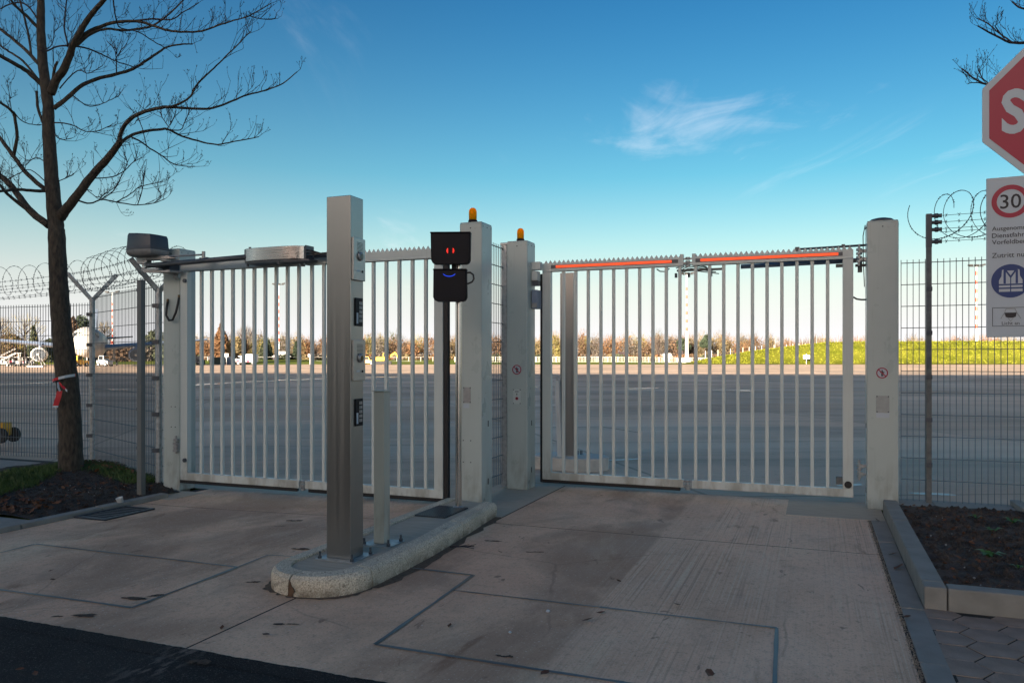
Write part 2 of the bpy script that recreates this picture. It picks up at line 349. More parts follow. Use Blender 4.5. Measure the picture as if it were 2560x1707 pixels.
M['sealant'] = material('joint_sealant', (.060,.072,.080), .35, 0, .2, 10); M['joint'] = material('joint_dirt', (.022,.020,.018), .95, 0, .4, 20, .6, 60)
M['bark'] = material('bark', (.020,.016,.012), .9, 0, .3, 34, 1.0, 40, stretch=(1,1,.35), col2=(.082,.066,.048)); M['twig'] = material('twig_bark', (.030,.019,.022), .8)
M['white'] = material('white_paint', (.62,.62,.60), .5, 0, .06, 3); M['sign_white'] = material('sign_white', (.46,.51,.56), .5, 0, .05, 2)
M['red'] = material('sign_red', (.34,.006,.040), .45, 0, .08, 2); M['blue'] = material('sign_blue', (.006,.036,.17), .45, 0, .08, 2); M['ink'] = material('sign_ink', (.012,.012,.02), .5)
M['yellow'] = material('machine_yellow', (.62,.32,.015), .45, 0, .15, 2); M['orange_band'] = material('mast_red', (.62,.07,.03), .5)
M['glass'] = material('dark_glass', (.02,.025,.03), .08); M['tyre'] = material('tyre', (.014,.014,.015), .8)
M['led_orange'] = emit('led_strip_orange', (1.0,.085,.02), .15); M['led_red'] = emit('led_red', (1.0,.02,.01), .22); M['led_blue'] = emit('led_blue', (.01,.06,.8), .16)
def lens_mat():
    m = bpy.data.materials.new('amber_lens'); m.use_nodes = True; b = m.node_tree.nodes['Principled BSDF']
    k = m.node_tree; tcn = k.nodes.new('ShaderNodeTexCoord'); wv = k.nodes.new('ShaderNodeTexWave'); wv.wave_type = 'BANDS'; wv.bands_direction = 'X'; wv.inputs['Scale'].default_value = 22
    k.links.new(tcn.outputs['Object'], wv.inputs[0]); r = k.nodes.new('ShaderNodeValToRGB'); r.color_ramp.elements[0].color = (1.0,.13,.0,1); r.color_ramp.elements[1].color = (1,.27,.006,1)
    k.links.new(wv.outputs['Fac'], r.inputs[0]); k.links.new(r.outputs[0], b.inputs['Base Color'])
    b.inputs['Transmission Weight'].default_value = .8; b.inputs['Roughness'].default_value = .4; b.inputs['IOR'].default_value = 1.05
    b.inputs['Subsurface Weight'].default_value = .0
    return m
M['lens'] = lens_mat()
M['grass'] = material('grass_blade', (.020,.055,.008), .6, 0, .3, 3, col2=(.060,.105,.018)); M['leaf'] = material('dry_leaf', (.085,.030,.012), .7, 0, .3, 9, col2=(.16,.070,.028))
M['weed'] = material('weed_leaf', (.05,.13,.02), .5)
M['bank'] = material('bank_grass', (.075,.088,.007), .9, 0, .3, .22, .6, 1.3, col2=(.145,.145,.018), detail=9); M['field'] = material('field_grass', (.08,.12,.014), .9, 0, .25, .05, .4, 1.0, col2=(.15,.16,.03), detail=8)
for q_ in ('bank','field'): M[q_].node_tree.nodes['Principled BSDF'].inputs['Specular IOR Level'].default_value = .05
M['dull_plate'] = material('dull_plate', (.33,.345,.335), .5, 0, .1, 20); M['dull'] = material('dull_equipment_grey', (.20,.20,.20), .6, 0, .2, 2)
M['alu'] = material('aircraft_white', (.40,.39,.37), .35, 0, .06, .4); M['alu_grey'] = material('aircraft_grey', (.20,.25,.34), .35, .1, .08, .4)
M['facade'] = material('pale_facade', (.58,.46,.34), .8, 0, .08, .3)

# ================================================================== THE SETTING
def sheet(ss, ts, zf, thick=0, name=None):
    mb = MB(); ns, n_t = len(ss), len(ts)
    vs = [(s, t, zf(s, t)) for t in ts for s in ss]
    fs = [(j*ns+i, j*ns+i+1, (j+1)*ns+i+1, (j+1)*ns+i) for j in range(n_t-1) for i in range(ns-1)]
    mb.add(vs, fs)
    if thick:
        ring = [(i,0) for i in range(ns)] + [(ns-1,j) for j in range(1,n_t)] + [(i,n_t-1) for i in range(ns-2,-1,-1)] + [(0,j) for j in range(n_t-2,0,-1)]
        top = [vs[j*ns+i] for i, j in ring]; n = len(top)
        mb.add(top + [(a,b,c-thick) for a,b,c in top], [(i, n+i, n+(i+1)%n, (i+1)%n) for i in range(n)])
    return mb
def lin(a, b, n): return [a + (b-a)*i/n for i in range(n+1)]

mb = MB(); mb.add([(-3000,-1500,-.14),(3000,-1500,-.14),(3000,4500,-.14),(-3000,4500,-.14)], [(0,1,2,3)])
g = mb.build('ground', M['field']); g['kind'] = 'structure'

def wquad(mb, cols, rows):
    vs = [W(s, t, gz(s,t)) for t in rows for s in cols]; n = len(cols)
    mb.add(vs, [(j*n+i, j*n+i+1, (j+1)*n+i+1, (j+1)*n+i) for j in range(len(rows)-1) for i in range(n-1)])
mb = MB()
wquad(mb, [-60,-30,-9,-6.2,-5.6,-5,-4.4,-3.8,-3.2,-2.86], [6.78,7.3,8.14]); wquad(mb, [-60,-30,-9,-6.2,-5.6,-5,-4.4,-3.8,-3.2,-2.86], [8.14,9.5,11,13,16])
wquad(mb, [-2.86,0,30,60], [8.14,16])
mb.add([W(-60,16), W(60,16), (420,-80,0), (420,207,0), (-420,210,0), (-420,90,0)], [(0,1,2,3,4,5)])
apron = mb.build('apron', M['apron']); apron['kind'] = 'structure'
# painted lines on the apron, 4 mm above it
def line_pts(name, pts, wd, mat, label=None):
    m2 = MB()
    for (u0,v0),(u1,v1) in zip(pts[:-1], pts[1:]):
        a = at_y(u0, v0, CAM_H*FPX/(v0-HOR)); b = at_y(u1, v1, CAM_H*FPX/(v1-HOR)); a.z = b.z = .005
        d = (b-a).normalized(); n = Vector((-d.y, d.x, 0)) * wd/2
        m2.add([a-n, b-n, b+n, a+n], [(0,1,2,3)])
    o = m2.build(name, mat, apron); return o
M['mark_white'] = material('mark_white', (.62,.64,.66), .5, 0, .35, 1.5); M['mark_yellow'] = material('mark_yellow', (.42,.34,.10), .6, 0, .3, 3); M['mark_pink'] = material('mark_pink', (.55,.14,.22), .6)
M['wet'] = material('wet_concrete', (.10,.10,.10), .12, 0, .3, 3); M['damp'] = material('damp_concrete', (.40,.40,.40), .38, 0, .25, 2.5, .2, 30)
def wet_strip(pts, wd, n=14, mat='wet', gap=.22, seed=1):
    rnd = random.Random(seed); P_ = [at_y(u,v,CAM_H*FPX/(v-HOR)) for u,v in pts]; m2 = MB()
    for a, b in zip(P_[:-1], P_[1:]):
        a = a.copy(); b = b.copy(); a.z = b.z = .004; d = (b-a); L = d.length; d.normalize(); nn = Vector((-d.y,d.x,0)); k = 0.0
        while k < L:
            ln = min(L-k, rnd.uniform(.8,3.5)*L/n*2); w2 = wd*rnd.uniform(.35,1.1); c = a+d*(k+ln/2); pts_ = []
            for q_ in range(14): t_ = 2*pi*q_/14; f_ = rnd.uniform(.75,1.05); pts_.append(c+d*cos(t_)*ln/2*f_+nn*sin(t_)*w2/2*f_)
            m2.add(pts_, [tuple(range(14))]); k += ln*(1-gap*.2)+rnd.uniform(0,gap)*L/n
    return m2.build('wet_patch', M[mat], apron)
wet_strip([(380,967),(491,962),(620,954),(809,946),(1000,941)], 2.0, 16); wet_strip([(-60,963),(60,959),(180,953)], 1.3, 9, seed=2); wet_strip([(240,975),(330,972)], .7, 4, seed=8)
wet_strip([(1290,967),(1345,966.6)], .9, 4, seed=3); wet_strip([(1780,974),(1880,977)], .8, 5, seed=4); wet_strip([(1560,972),(1650,970)], .7, 4, seed=5); wet_strip([(960,944),(1000,943)], 1.0, 3, seed=6)
wet_strip([(1500,1152),(1620,1146)], .28, 3, 'damp', .1, 7); wet_strip([(2090,1215),(2160,1210)], .25, 2, 'damp', .1, 9); wet_strip([(2260,1232),(2400,1238)], .22, 3, 'damp', .1, 10)
line_pts('painted_line', [(640,1004),(700,1006),(760,1011),(808,1018),(850,1026)], .05, M['mark_yellow'])
line_pts('painted_line', [(640,1022),(652,1021.5),(659,1027)], .06, M['mark_pink'])
line_pts('painted_line', [(207,1053),(220,1053.5)], .05, M['mark_white']); line_pts('painted_line', [(1790,974),(1850,976)], .1, M['mark_white'])
line_pts('painted_line', [(1126,1055.5),(1136,1056)], .06, M['mark_white']); line_pts('painted_line', [(1232,1057),(1250,1057.5)], .06, M['mark_white'])
line_pts('drain_and_shadow_line', [(2040,930.0),(2140,930.6),(2400,932),(2700,933.5)], 1.6, M['sealant']); line_pts('drain_and_shadow_line', [(1500,941),(1900,945),(2300,951)], .35, M['sealant'])  # first strip paints a thin shadow line by the sunlit apron in sealant grey
line_pts('drain_and_shadow_line', [(1330,1068),(1420,1069),(1500,1066),(1600,1082)], .03, M['joint'])

# street in front of the gates
mb = sheet([-60,-12,-6,0,60], [-60,0,2.6,2.9], lambda s,t: -.004); o = gobj('street', mb, M['asphalt'], 'structure')
em = MB(); prev = None
for i in range(0, 420):
    s0 = -8 + i*.02; e = 2.903 + .010*noise.noise(Vector((s0*5,1,1))) + .007*noise.noise(Vector((s0*21,4,1))) + .006*noise.noise(Vector((s0*60,7,1)))
    cur = [(s0,2.80,-.002),(s0,e,.0035+gz(s0,2.9)*0)]
    if prev: em.add([prev[0],cur[0],cur[1],prev[1]], [(0,1,2,3)])
    prev = cur
em.build('asphalt_edge', M['asphalt'], o)
# driveway: joint bed, slabs, sealed loop cuts
lane = [-6.32,-5.8,-5.2,-4.6,-4.0,-3.4,-3.0]
mb = sheet(lane + [-2.6,.56], [2.885,4,5,6,6.7,8.16], lambda s,t: gz(s,t)-.0012); drive = gobj('driveway', mb, M['joint'], 'structure')
def slab(s0, s1, t0, t1, mat, dz=0.0):
    n = max(2, int((s1-s0)/.4)); return sheet(lin(s0,s1,n), lin(t0,t1,4), lambda s,t: gz(s,t)+dz, .08).build('concrete_slab', mat, drive)
slab(-6.22,-2.814,2.895,5.860,M['drive']); slab(-6.22,-2.814,5.876,6.80,M['drive']); slab(-2.80,.417,2.895,6.070,M['drive'])
slab(-2.548,.417,6.087,8.15,M['drive']); slab(-3.1,-2.564,6.084,8.15,M['slab'],.002); slab(-.25,.553,7.345,8.13,M['slab'],.004); slab(-6.6,-6.1,6.10,6.56,M['slab'],.004)
def loopcut(pts, wd=.014):
    m2 = MB(); st = [gpt(u,v,gz(*gpt(u,v))) for u,v in pts]
    for (a,b) in zip(st[:-1], st[1:]):
        L = math.hypot(b[0]-a[0], b[1]-a[1]); n = max(2, int(L/.12)); d = ((b[0]-a[0])/L, (b[1]-a[1])/L); nn = (-d[1], d[0]); prev = None
        for i in range(n+1):
            f = i/n; ww = wd*(.75+.55*noise.noise(Vector((a[0]*9+f*L*5, a[1]*7, 3)))) * rr(.9,1.15)
            c = (a[0]+d[0]*L*f+nn[0]*.004*noise.noise(Vector((f*L*6,a[0],1))), a[1]+d[1]*L*f)
            cur = [(c[0]+nn[0]*ww, c[1]+nn[1]*ww, gz(*c)+.004), (c[0]-nn[0]*ww, c[1]-nn[1]*ww, gz(*c)+.004)]
            if prev: m2.add([prev[0],prev[1],cur[1],cur[0]], [(0,1,2,3)])
            prev = cur
    return m2.build('sealed_saw_cut', M['sealant'], drive)
loopcut([(-60,1396),(88,1359),(593,1418),(329,1519.6),(-60,1466)]); loopcut([(593,1418),(670,1387.5),(740,1392)], .008)
loopcut([(1030,1420),(1183,1438),(1130,1475.5),(938,1611.4),(1560,1707),(1700,1730)], .015); loopcut([(1130,1475.5),(1500,1518),(1942,1570),(1936,1740)], .012)

M['dirt'] = material('washed_dirt', (.075,.055,.040), .95, 0, .5, 40, .8, 120, col2=(.17,.125,.09)); M['clot'] = material('dirt_clot', (.045,.030,.022), .95, 0, .5, 60, .8, 150, col2=(.10,.068,.048))
rnd = random.Random(77)
for u, v, ln, wd, ang in ((334,1496,.13,.035,.3),(400,1488,.07,.022,.5),(182,1540,.16,.03,.45),(742,1372,.11,.03,.2),(735,1301,.10,.03,.35),(630,1455,.06,.015,.3),(1340,1380,.08,.015,.3),(1230,1352,.10,.02,.2),(500,1655,.09,.03,.3),(1262,1640,.06,.02,.2),(700,1315,.06,.012,.5),(720,1560,.08,.016,.4)):
    sc0, tc0 = gpt(u,v,gz(*gpt(u,v))); m2 = MB()
    for q_ in range(5):
        ox, oy = rnd.uniform(-ln*.6,ln*.6), rnd.uniform(-wd*.4,wd*.4); rr_ = rnd.uniform(.35,.9); pts_ = []
        for a in range(11):
            t_ = 2*pi*a/11; k_ = rr_*rnd.uniform(.45,1.2); x, y = ox+ln*.55*k_*cos(t_), oy+wd*k_*sin(t_); pts_.append((sc0+x*cos(ang)-y*sin(ang), tc0+x*sin(ang)+y*cos(ang)))
        m2.add([(a,b,gz(a,b)+.002+q_*.0006) for a,b in pts_], [tuple(range(11))])
    m2.build('dirt_patch', M['clot'], drive)
# flush kerb, gully grate, paving on the left
mb = MB(); kl = gobj('left_kerb', sheet([-6.335,-6.225],[3.0,6.2],lambda s,t: -.05), M['joint'], 'structure')
for i in range(4):
    t0 = 3.02 + i*.8; MB().box(-6.335,-6.228,t0,t0+.79,-.1,-.005+.004*(i%2)).build('kerb_stone', M['kerb_grey'], kl, bevel=.008)
MB().box(-6.70,-6.45,6.25,6.75,-.09,-.03).build('kerb_stone', M['kerb_grey'], kl, bevel=.008)
pl = gobj('left_footway', sheet([-14,-6.34],[1.5,4.85],lambda s,t: -.045), M['paver_joint'], 'structure')
pme = None
for i in range(9):
    for j in range(5):
        m2 = MB().box(0,.492,0,.492,-.05,0)
        if pme is None: pme = m2.mesh('paving_slab', M['kerb_grey'])
        o = link('paving_slab', pme, pl); o.location = (-6.85-.5*i, 4.33-.5*j+.0, -.022+rr(-.003,.003))
pl2 = gobj('fence_footway', sheet([-14,-8.9],[5.9,7.75],lambda s,t: -.03), M['paver_joint'], 'structure')
pme2 = MB().box(0,.742,0,.492,-.05,0).mesh('paving_slab', M['kerb_grey'])
for i in range(6):
    for j in range(3): o = link('paving_slab', pme2, pl2); o.location = (-9.72-.75*i, 6.0+.5*j, -.008+rr(-.003,.003))

def mound(s, t):
    if s > -8.95 and t > 7.70 - (s+8.95)*.468: return -.2            # apron beyond the fence line
    n = noise.noise(Vector((s*1.1, t*1.1, 5)))*.03 + noise.noise(Vector((s*6, t*6, 2)))*.012 + noise.noise(Vector((s*17, t*17, 9)))*.007
    e = sstep(s, -6.36, -6.75); return -.03 + e*(.035 + n) + .05*sstep(math.hypot(s+8.36,t-6.8), 1.0, .1)
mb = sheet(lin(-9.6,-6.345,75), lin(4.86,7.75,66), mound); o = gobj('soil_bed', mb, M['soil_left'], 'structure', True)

# right side: gutter stones, raised kerb, soil bed, hex paving
gr_ = gobj('gutter_bed', sheet([.40,.57],[2.2,7.34],lambda s,t: -.0015), M['joint'], 'structure')
for i in range(6):
    t0 = 2.3 + i*.84; MB().box(.438,.556,t0,t0+.832,-.1,.004+.003*(i%2)).build('gutter_stone', M['kerb_grey'], gr_, bevel=.006)
kr = gobj('raised_kerb', sheet([.56,.66],[4.86,7.7],lambda s,t: -.02), M['joint'], 'structure')
for t0, t1 in ((4.862,4.99),(4.995,5.83),(5.836,6.80),(6.806,7.72)):
    MB().box(.558,.672,t0,t1,-.1,.125+rr(-.002,.002)).build('kerb_stone', M['kerb_grey'], kr, bevel=.010)
for i in range(4): MB().box(.677+i*.9,.677+i*.9+.894,4.862,4.975,-.1,.123+rr(-.002,.002)).build('kerb_stone', M['kerb_grey'], kr, bevel=.010)
def rsoil(s, t): return .085 + noise.noise(Vector((s*2,t*2,1)))*.025 + noise.noise(Vector((s*9,t*9,4)))*.014 + noise.noise(Vector((s*24,t*24,7)))*.009
o = gobj('planting_bed', sheet(lin(.665,4.6,90), lin(4.97,7.72,64), rsoil), M['soil'], 'structure', True)
fs = gobj('fence_footing', sheet([.66,1.9],[7.72,8.2],lambda s,t: .05), M['joint'], 'structure')
for s0, s1 in ((.70,.99),(.995,1.62)): MB().box(s0,s1,7.73,8.16,-.05,.075).build('footing_slab', M['kerb_grey'], fs, bevel=.006)
MB().box(1.63,1.72,7.74,8.2,-.05,.115).build('footing_slab', M['kerb_grey'], fs, bevel=.006)
hx = gobj('hex_paving', sheet([.558,4.2],[1.5,4.865],lambda s,t: -.0045), M['paver_joint'], 'structure')
hw, hl = .105, .125                                     # elongated hexagon pavers
hm = None
hexp = [(-hl*1.0,0),(-hl*.5,-hw*.93),(hl*.5,-hw*.93),(hl*1.0,0),(hl*.5,hw*.93),(-hl*.5,hw*.93)]
for i in range(16):
    for j in range(15):
        s = .61 + i*hl*1.515; t = 4.80 - j*hw*1.94 - (hw*.97 if i % 2 else 0)
        if hm is None:
            hm = MB().prism([(a*.965,b*.985) for a,b in hexp], -.05, 0).mesh('hex_paver', M['paver'])
        if t < 2.6 or s > 2.9: continue
        o = link('hex_paver', hm, hx); o.location = (s, t, rr(-.002,.001)); o.rotation_euler = (rr(-.004,.004), rr(-.004,.004), rr(-.006,.006))
# traffic island with rounded end
isl = gobj('traffic_island', MB().box(-3.05,-2.7,4.2,6.2,.0,.06), M['joint'], 'structure')
path = [(-3.16,6.42),(-3.16,6.0),(-3.16,5.2),(-3.16,4.4),(-3.16,4.08)]
path += [(-2.83+.33*cos(R(q)), 4.09+.33*sin(R(q))) for q in range(192,360,12)] + [(-2.50,4.09),(-2.495,4.5),(-2.505,4.95),(-2.545,5.5),(-2.595,6.05),(-2.62,6.36)]
def inner(i, d):
    a = Vector(path[max(i-1,0)]); b = Vector(path[min(i+1,len(path)-1)]); q = (b-a).normalized(); n = Vector((-q.y, q.x)); return Vector(path[i]) + n*d
prof = [(0,-.06),(.002,.075),(.008,.098),(.028,.118),(.115,.124),(.121,.118),(.121,.05)]
def kerb_piece(i0, i1, f0=0.0, f1=0.0):
    m2 = MB(); n = len(prof); rows = []
    for i in range(i0, i1+1):
        rows.append([ (inner(i,d).x, inner(i,d).y, z) for d, z in prof ])
    def sh(r, r2, q): return [tuple(Vector(a)+(Vector(b)-Vector(a)).normalized()*q) for a,b in zip(r,r2)]
    rows[0] = sh(rows[0], rows[1], .006); rows[-1] = sh(rows[-1], rows[-2], .006)
    vs = [p for r in rows for p in r]; k = len(rows)
    fs = [(i*n+j, (i+1)*n+j, (i+1)*n+j+1, i*n+j+1) for i in range(k-1) for j in range(n-1)]
    fs += [tuple(range(n)), tuple((k-1)*n+j for j in range(n-1,-1,-1))]
    m2.add(vs, fs); o = m2.build('kerb_stone', M['kerb'], isl, smooth=False); return o
for a_, b_ in ((0,2),(2,4),(4,11),(11,19),(19,22),(22,len(path)-1)):
    o = kerb_piece(a_, b_)
    if (a_, b_) == (11,19): o['label'] = 'curved kerb stone with a rust stain at its joint'
ip = [tuple(inner(i,.125)) for i in range(len(path))]
MB().prism([(x,y) for x,y in ip], .02, .108).build('island_paving', M['slab'], isl)
# rust stain running down the front joint
rp = path[9]; m2 = MB()
for k_ in range(9):
    f = k_/8
m2.prism([(-.012,.0),(.012,-.004),(.030,.004),(.032,.02),(.044,.034),(.036,.052),(.020,.062),(.012,.08),(.003,.095),(-.001,.07),(-.006,.045),(-.004,.02)], 0, .003, 'y')
M['rust'] = material('rust_stain', (.11,.062,.035), .9, 0, .4, 30)
o = m2.build('rust_stain', M['rust'], isl); p9 = path[11]; dd = (Vector(path[12])-Vector(path[10])).normalized()
o.location = (p9[0]+.004, p9[1]-.0035, .0); o.rotation_euler = (R(-1), 0, math.atan2(dd.y, dd.x))
dm = MB(); prev = None; rnd = random.Random(4)
for i in range(3, len(path)-1):
    for k_ in range(6):
        f = k_/6; p = Vector(path[i]).lerp(Vector(path[i+1]), f); q_ = (Vector(path[i+1])-Vector(path[i])).normalized(); n_ = Vector((q_.y, -q_.x))
        wd = max(.004, .022+.05*noise.noise(Vector((p.x*5,p.y*5,2)))+.03*noise.noise(Vector((p.x*23,p.y*23,4)))+(.03 if i > 18 else 0)); a = p-n_*.01; b = p+n_*wd
        cur = [(a.x,a.y,gz(a.x,a.y)+.0025),(b.x,b.y,gz(b.x,b.y)+.0025)]
        if prev: dm.add([prev[0],prev[1],cur[1],cur[0]], [(0,1,2,3)])
        prev = cur
M['dirt'] = material('washed_dirt', (.075,.055,.040), .95, 0, .5, 40, .8, 120, col2=(.17,.125,.09))
o = dm.build('dirt_edge', M['dirt'], isl)
# walking grate let into the island
gm = MB()
for i in range(15): gm.box(-3.04+i*.0185-.0,-3.04+i*.0185+.006,5.62,6.06,.108,.120)
for j in range(16): gm.box(-3.045,-2.765,5.62+j*.029,5.62+j*.029+.005,.109,.118)
gm.build('foot_grating', M['dark_metal'], isl)
MB().box(-3.045,-2.765,5.615,6.065,.06,.110).build('grating_pit', M['joint'], isl)

# gully grate at the left kerb
gg = gobj('gully', MB().box(-6.215,-5.84,5.10,5.66,-.06,-.036), M['joint'], 'structure')
fr = MB(); fr.box(-6.215,-6.185,5.10,5.66,-.05,-.028); fr.box(-5.87,-5.84,5.10,5.66,-.05,-.028); fr.box(-6.185,-5.87,5.10,5.125,-.05,-.029); fr.box(-6.185,-5.87,5.635,5.66,-.05,-.029)
fr.build('gully_frame', M['dark_metal'], gg)
for i in range(8): MB().box(-6.185,-5.87,5.15+i*.061,5.15+i*.061+.020,-.05,-.0345).build('grate_bar', M['galv_dark'], gg)

# building behind the viewpoint whose shade covers the forecourt
bl = thing('office_building', 'long pale flat roofed building behind the viewpoint, shading the forecourt', 'building', (0,-69.0,0), R(-7.2))
MB().box(-160,-6,-22,0,-.1,23.0).build('wall', M['facade'], bl); MB().box(-160.3,-5.7,-22.3,.3,23.0,24.0).build('roof_edge', M['dark_metal'], bl)
wme = MB().box(0,2.2,0,.06,0,1.6).mesh('window', M['glass'])
for fl in range(6):
    for i in range(40): o = link('window', wme, bl); o.location = (-155+i*3.6, .0, 1.4+fl*3.6)

# ================================================================== GATES AND POSTS
def text_mesh(txt, mat, name, x, z, width=None, height=None, bold=0.0, y=0.0, center=False):
    c = bpy.data.curves.new('t', 'FONT'); c.body = txt; c.size = 1; c.offset = bold; c.resolution_u = 3
    o = bpy.data.objects.new('t', c); COL.objects.link(o)
    dg = bpy.context.evaluated_depsgraph_get(); me = bpy.data.meshes.new_from_object(o.evaluated_get(dg)); bpy.data.objects.remove(o); bpy.data.curves.remove(c)
    xs = [v.co.x for v in me.vertices]; ys = [v.co.y for v in me.vertices]; x0, x1, y0, y1 = min(xs), max(xs), min(ys), max(ys)
    kz = height/(y1-y0) if height else None; kx = width/(x1-x0) if width else kz
    kz = kz or kx
    for v in me.vertices:
        v.co = ((v.co.x-x0)*kx + x - (width/2 if center and width else ((x1-x0)*kx/2 if center else 0)), y, (v.co.y - (y0 if height else 0))*kz + z)
    me.materials.clear(); me.materials.append(mat); me.name = name; return me
def ring(mb, c, r0, r1, y, n=40):
    vs = []; 
    for i in range(n): t_ = 2*pi*i/n; vs += [(c[0]+r0*cos(t_), y, c[1]+r0*sin(t_)), (c[0]+r1*cos(t_), y, c[1]+r1*sin(t_))]
    mb.add(vs, [(2*i, 2*i+1, 2*((i+1)%n)+1, 2*((i+1)%n)) for i in range(n)]); return mb
def disc(mb, c, r, y, n=40):
    mb.add([(c[0]+r*cos(2*pi*i/n), y, c[1]+r*sin(2*pi*i/n)) for i in range(n)], [tuple(range(n))]); return mb

def box_post(s0, s1, t0, t1, h, label, zb=0.0, top=True):
    sc, tcn = (s0+s1)/2, t0
    p = gthing('gate_post', label, 'gate post', sc, tcn, zb)
    hw = (s1-s0)/2; d = t1-t0
    MB().box(-hw, hw, 0, d, 0, h).build('post_tube', M['paint_post'], p, bevel=.012, seg=3)
    if top: MB().box(-hw+.006, hw-.006, .006, d-.006, h, h+.006).build('top_plate', M['paint_post'], p)
    m2 = MB()
    for i in range(3): m2.cyl((hw-.001, .03+i*(d-.06)/2, h-.035), (hw+.003, .03+i*(d-.06)/2, h-.035), .006, n=8)
    m2.cyl((0,-.003,h-.05),(0,.002,h-.05),.007,n=8)
    m2.build('screw', M['dark_metal'], p)
    return p, hw, d
def plate(p, x, z, w_, h_, mat, name='cover_plate', y=-.003):
    return MB().box(x-w_/2, x+w_/2, y, .001, z-h_/2, z+h_/2).build(name, mat, p, bevel=.001)
def screws(p, x, z, w_, h_, y=-.004):
    m2 = MB()
    for a in (-1,1):
        for b in (-1,1): m2.cyl((x+a*w_/2, y, z+b*h_/2), (x+a*w_/2, .002, z+b*h_/2), .006, n=8)
    return m2.build('screw', M['dark_metal'], p)
def keyhole(p, hw, y, z): return MB().box(hw-.001, hw+.003, y-.008, y+.008, z-.028, z+.028).build('keyhole_cover', M['black'], p, bevel=.005)
def beacon(label, s, t, z):
    b = gthing('warning_beacon', label, 'beacon', s, t, z, 'orange warning beacons on the gate posts')
    MB().lathe([(.043,0),(.043,.028),(.038,.034)], n=24).build('base', M['black'], b)
    MB().lathe([(.0365,.032),(.0375,.10),(.036,.118),(.030,.134),(.018,.145),(.002,.149)], n=24).build('lens', M['lens'], b, smooth=True)
    return b
def no_walking(p, x, z, r, y=-.004):
    sg = disc(MB(), (x,z), r, y).build('no_walking_sticker', M['sign_white'], p)
    ring(MB(), (x,z), r*.80, r*.985, y-.002).build('ring', M['red'], sg)
    q = r*.80*.7071
    m2 = MB(); n = r*.09*.7071
    m2.add([(x-q-n,y-.003,z+q-n),(x+q-n,y-.003,z-q-n),(x+q+n,y-.003,z-q+n),(x-q+n,y-.003,z+q+n)], [(0,1,2,3)]); m2.build('slash', M['red'], sg)
    m3 = MB(); disc(m3, (x,z+r*.42), r*.13, y-.0015, 10)
    for a,b,c,d in ((-.12,.28,.14,-.1),(-.16,-.08,-.02,-.6),(.02,-.08,.2,-.6),(-.34,.16,-.12,.02),(.12,.2,.36,-.02)):
        m3.add([(x+a*r,y-.0015,z+b*r),(x+a*r,y-.0015,z+d*r),(x+c*r,y-.0015,z+d*r),(x+c*r,y-.0015,z+b*r)], [(0,1,2,3)])
    m3.build('figure', M['ink'], sg)

# post at the far left
p1, hw1, d1 = box_post(-6.655,-6.42,6.56,6.80,2.62,'grey square gate post at the left end, carrying the dark motor', zb=-.045)
screws(p1, .03, .80, .055, .22); 
cab = MB().tube([(-.03,-.02,2.05),(-.035,-.03,1.98),(-.02,-.05,1.90),(.03,-.06,1.845),(.08,-.06,1.85),(.115,-.05,1.93),(.125,-.03,2.03),(.128,-.02,2.09)], .0125, 8).build('cable_loop', M['cable'], p1, smooth=True)
for x, z in ((-.03,2.05),(.128,2.09)): MB().cyl((x,-.02,z-.02),(x,-.02,z+.03),.012,n=8).build('cable_gland', M['brass'], cab)
for z0 in (2.30,.43):
    m2 = MB()
    for i in range(4): m2.cyl((hw1-.02,-.03,z0+i*.038),(hw1-.02,-.03,z0+i*.038+.024),.030 if i%2 else .034,n=14)
    m2.box(hw1-.05,hw1+.01,-.03,.02,z0+.02,z0+.09); m2.cyl((hw1-.02,-.03,z0-.02),(hw1-.02,-.03,z0+.17),.012,n=10)
    m2.build('hinge', M['cast'], p1)
# double middle posts
p2, hw2, d2 = box_post(-3.085,-2.86,6.57,6.82,2.64,'grey gate post with beacon behind the black signal heads', zb=0)
plate(p2, -.035, 1.05, .075, .145, M['cast']); screws(p2, -.035, 1.05, .066, .135); screws(p2, -.035, .53, .075, .20)
m2 = MB(); m2.add([(-.07,-.0045,.93),(-.01,-.0045,.93),(-.01,-.0045,.97),(-.07,-.0045,.97)], [(0,1,2,3)]); m2.build('sticker', M['sign_white'], p2)
keyhole(p2, hw2, .15, .78); keyhole(p2, hw2, .15, .24)
MB().tube([(-hw2-.01,-.015,.1),(-hw2-.01,-.015,2.30)], .009, 8).build('conduit', M['white'], p2)
beacon('larger orange beacon on the nearer middle gate post', -2.99, 6.66, 2.646)
p3, hw3, d3 = box_post(-3.075,-2.84,7.73,7.98,2.63,'grey gate post with red emergency plate left of the right gate')
beacon('smaller orange beacon on the farther middle gate post', -2.955, 7.83, 2.636)
no_walking(p3, .0, 1.27, .052)
pl3 = plate(p3, 0, .985, .085, .155, M['paint'], 'key_switch_plate'); screws(p3, 0, .985, .075, .145, -.005)
disc(MB(), (0,.965), .017, -.0055, 16).build('red_button', M['red'], pl3); disc(MB(), (0,.965), .008, -.0065, 12).build('button_centre', M['ink'], pl3)
MB().box(-.004,.004,-.005,-.003,1.0,1.02).build('pictogram', M['ink'], pl3); MB().box(-.02,.02,-.005,-.003,1.035,1.042).build('pictogram', M['ink'], pl3)
keyhole(p3, hw3, .13, .70); keyhole(p3, hw3, .13, .20)
m2 = MB(); m2.box(-hw3-.07,-hw3-.004,.01,.07,.02,2.60); m2.box(-hw3-.075,-hw3+.05,.0,.08,2.60,2.625); m2.build('galvanised_strip', M['galv'], p3, bevel=.004)
rb = MB().box(hw3+.01,hw3+.075,.10,.24,1.92,2.12).build('sensor_box', M['alu_grey'], p3, bevel=.006); MB().box(hw3+.012,hw3+.073,.098,.101,1.93,1.98).build('sensor_foot', M['cast'], rb)
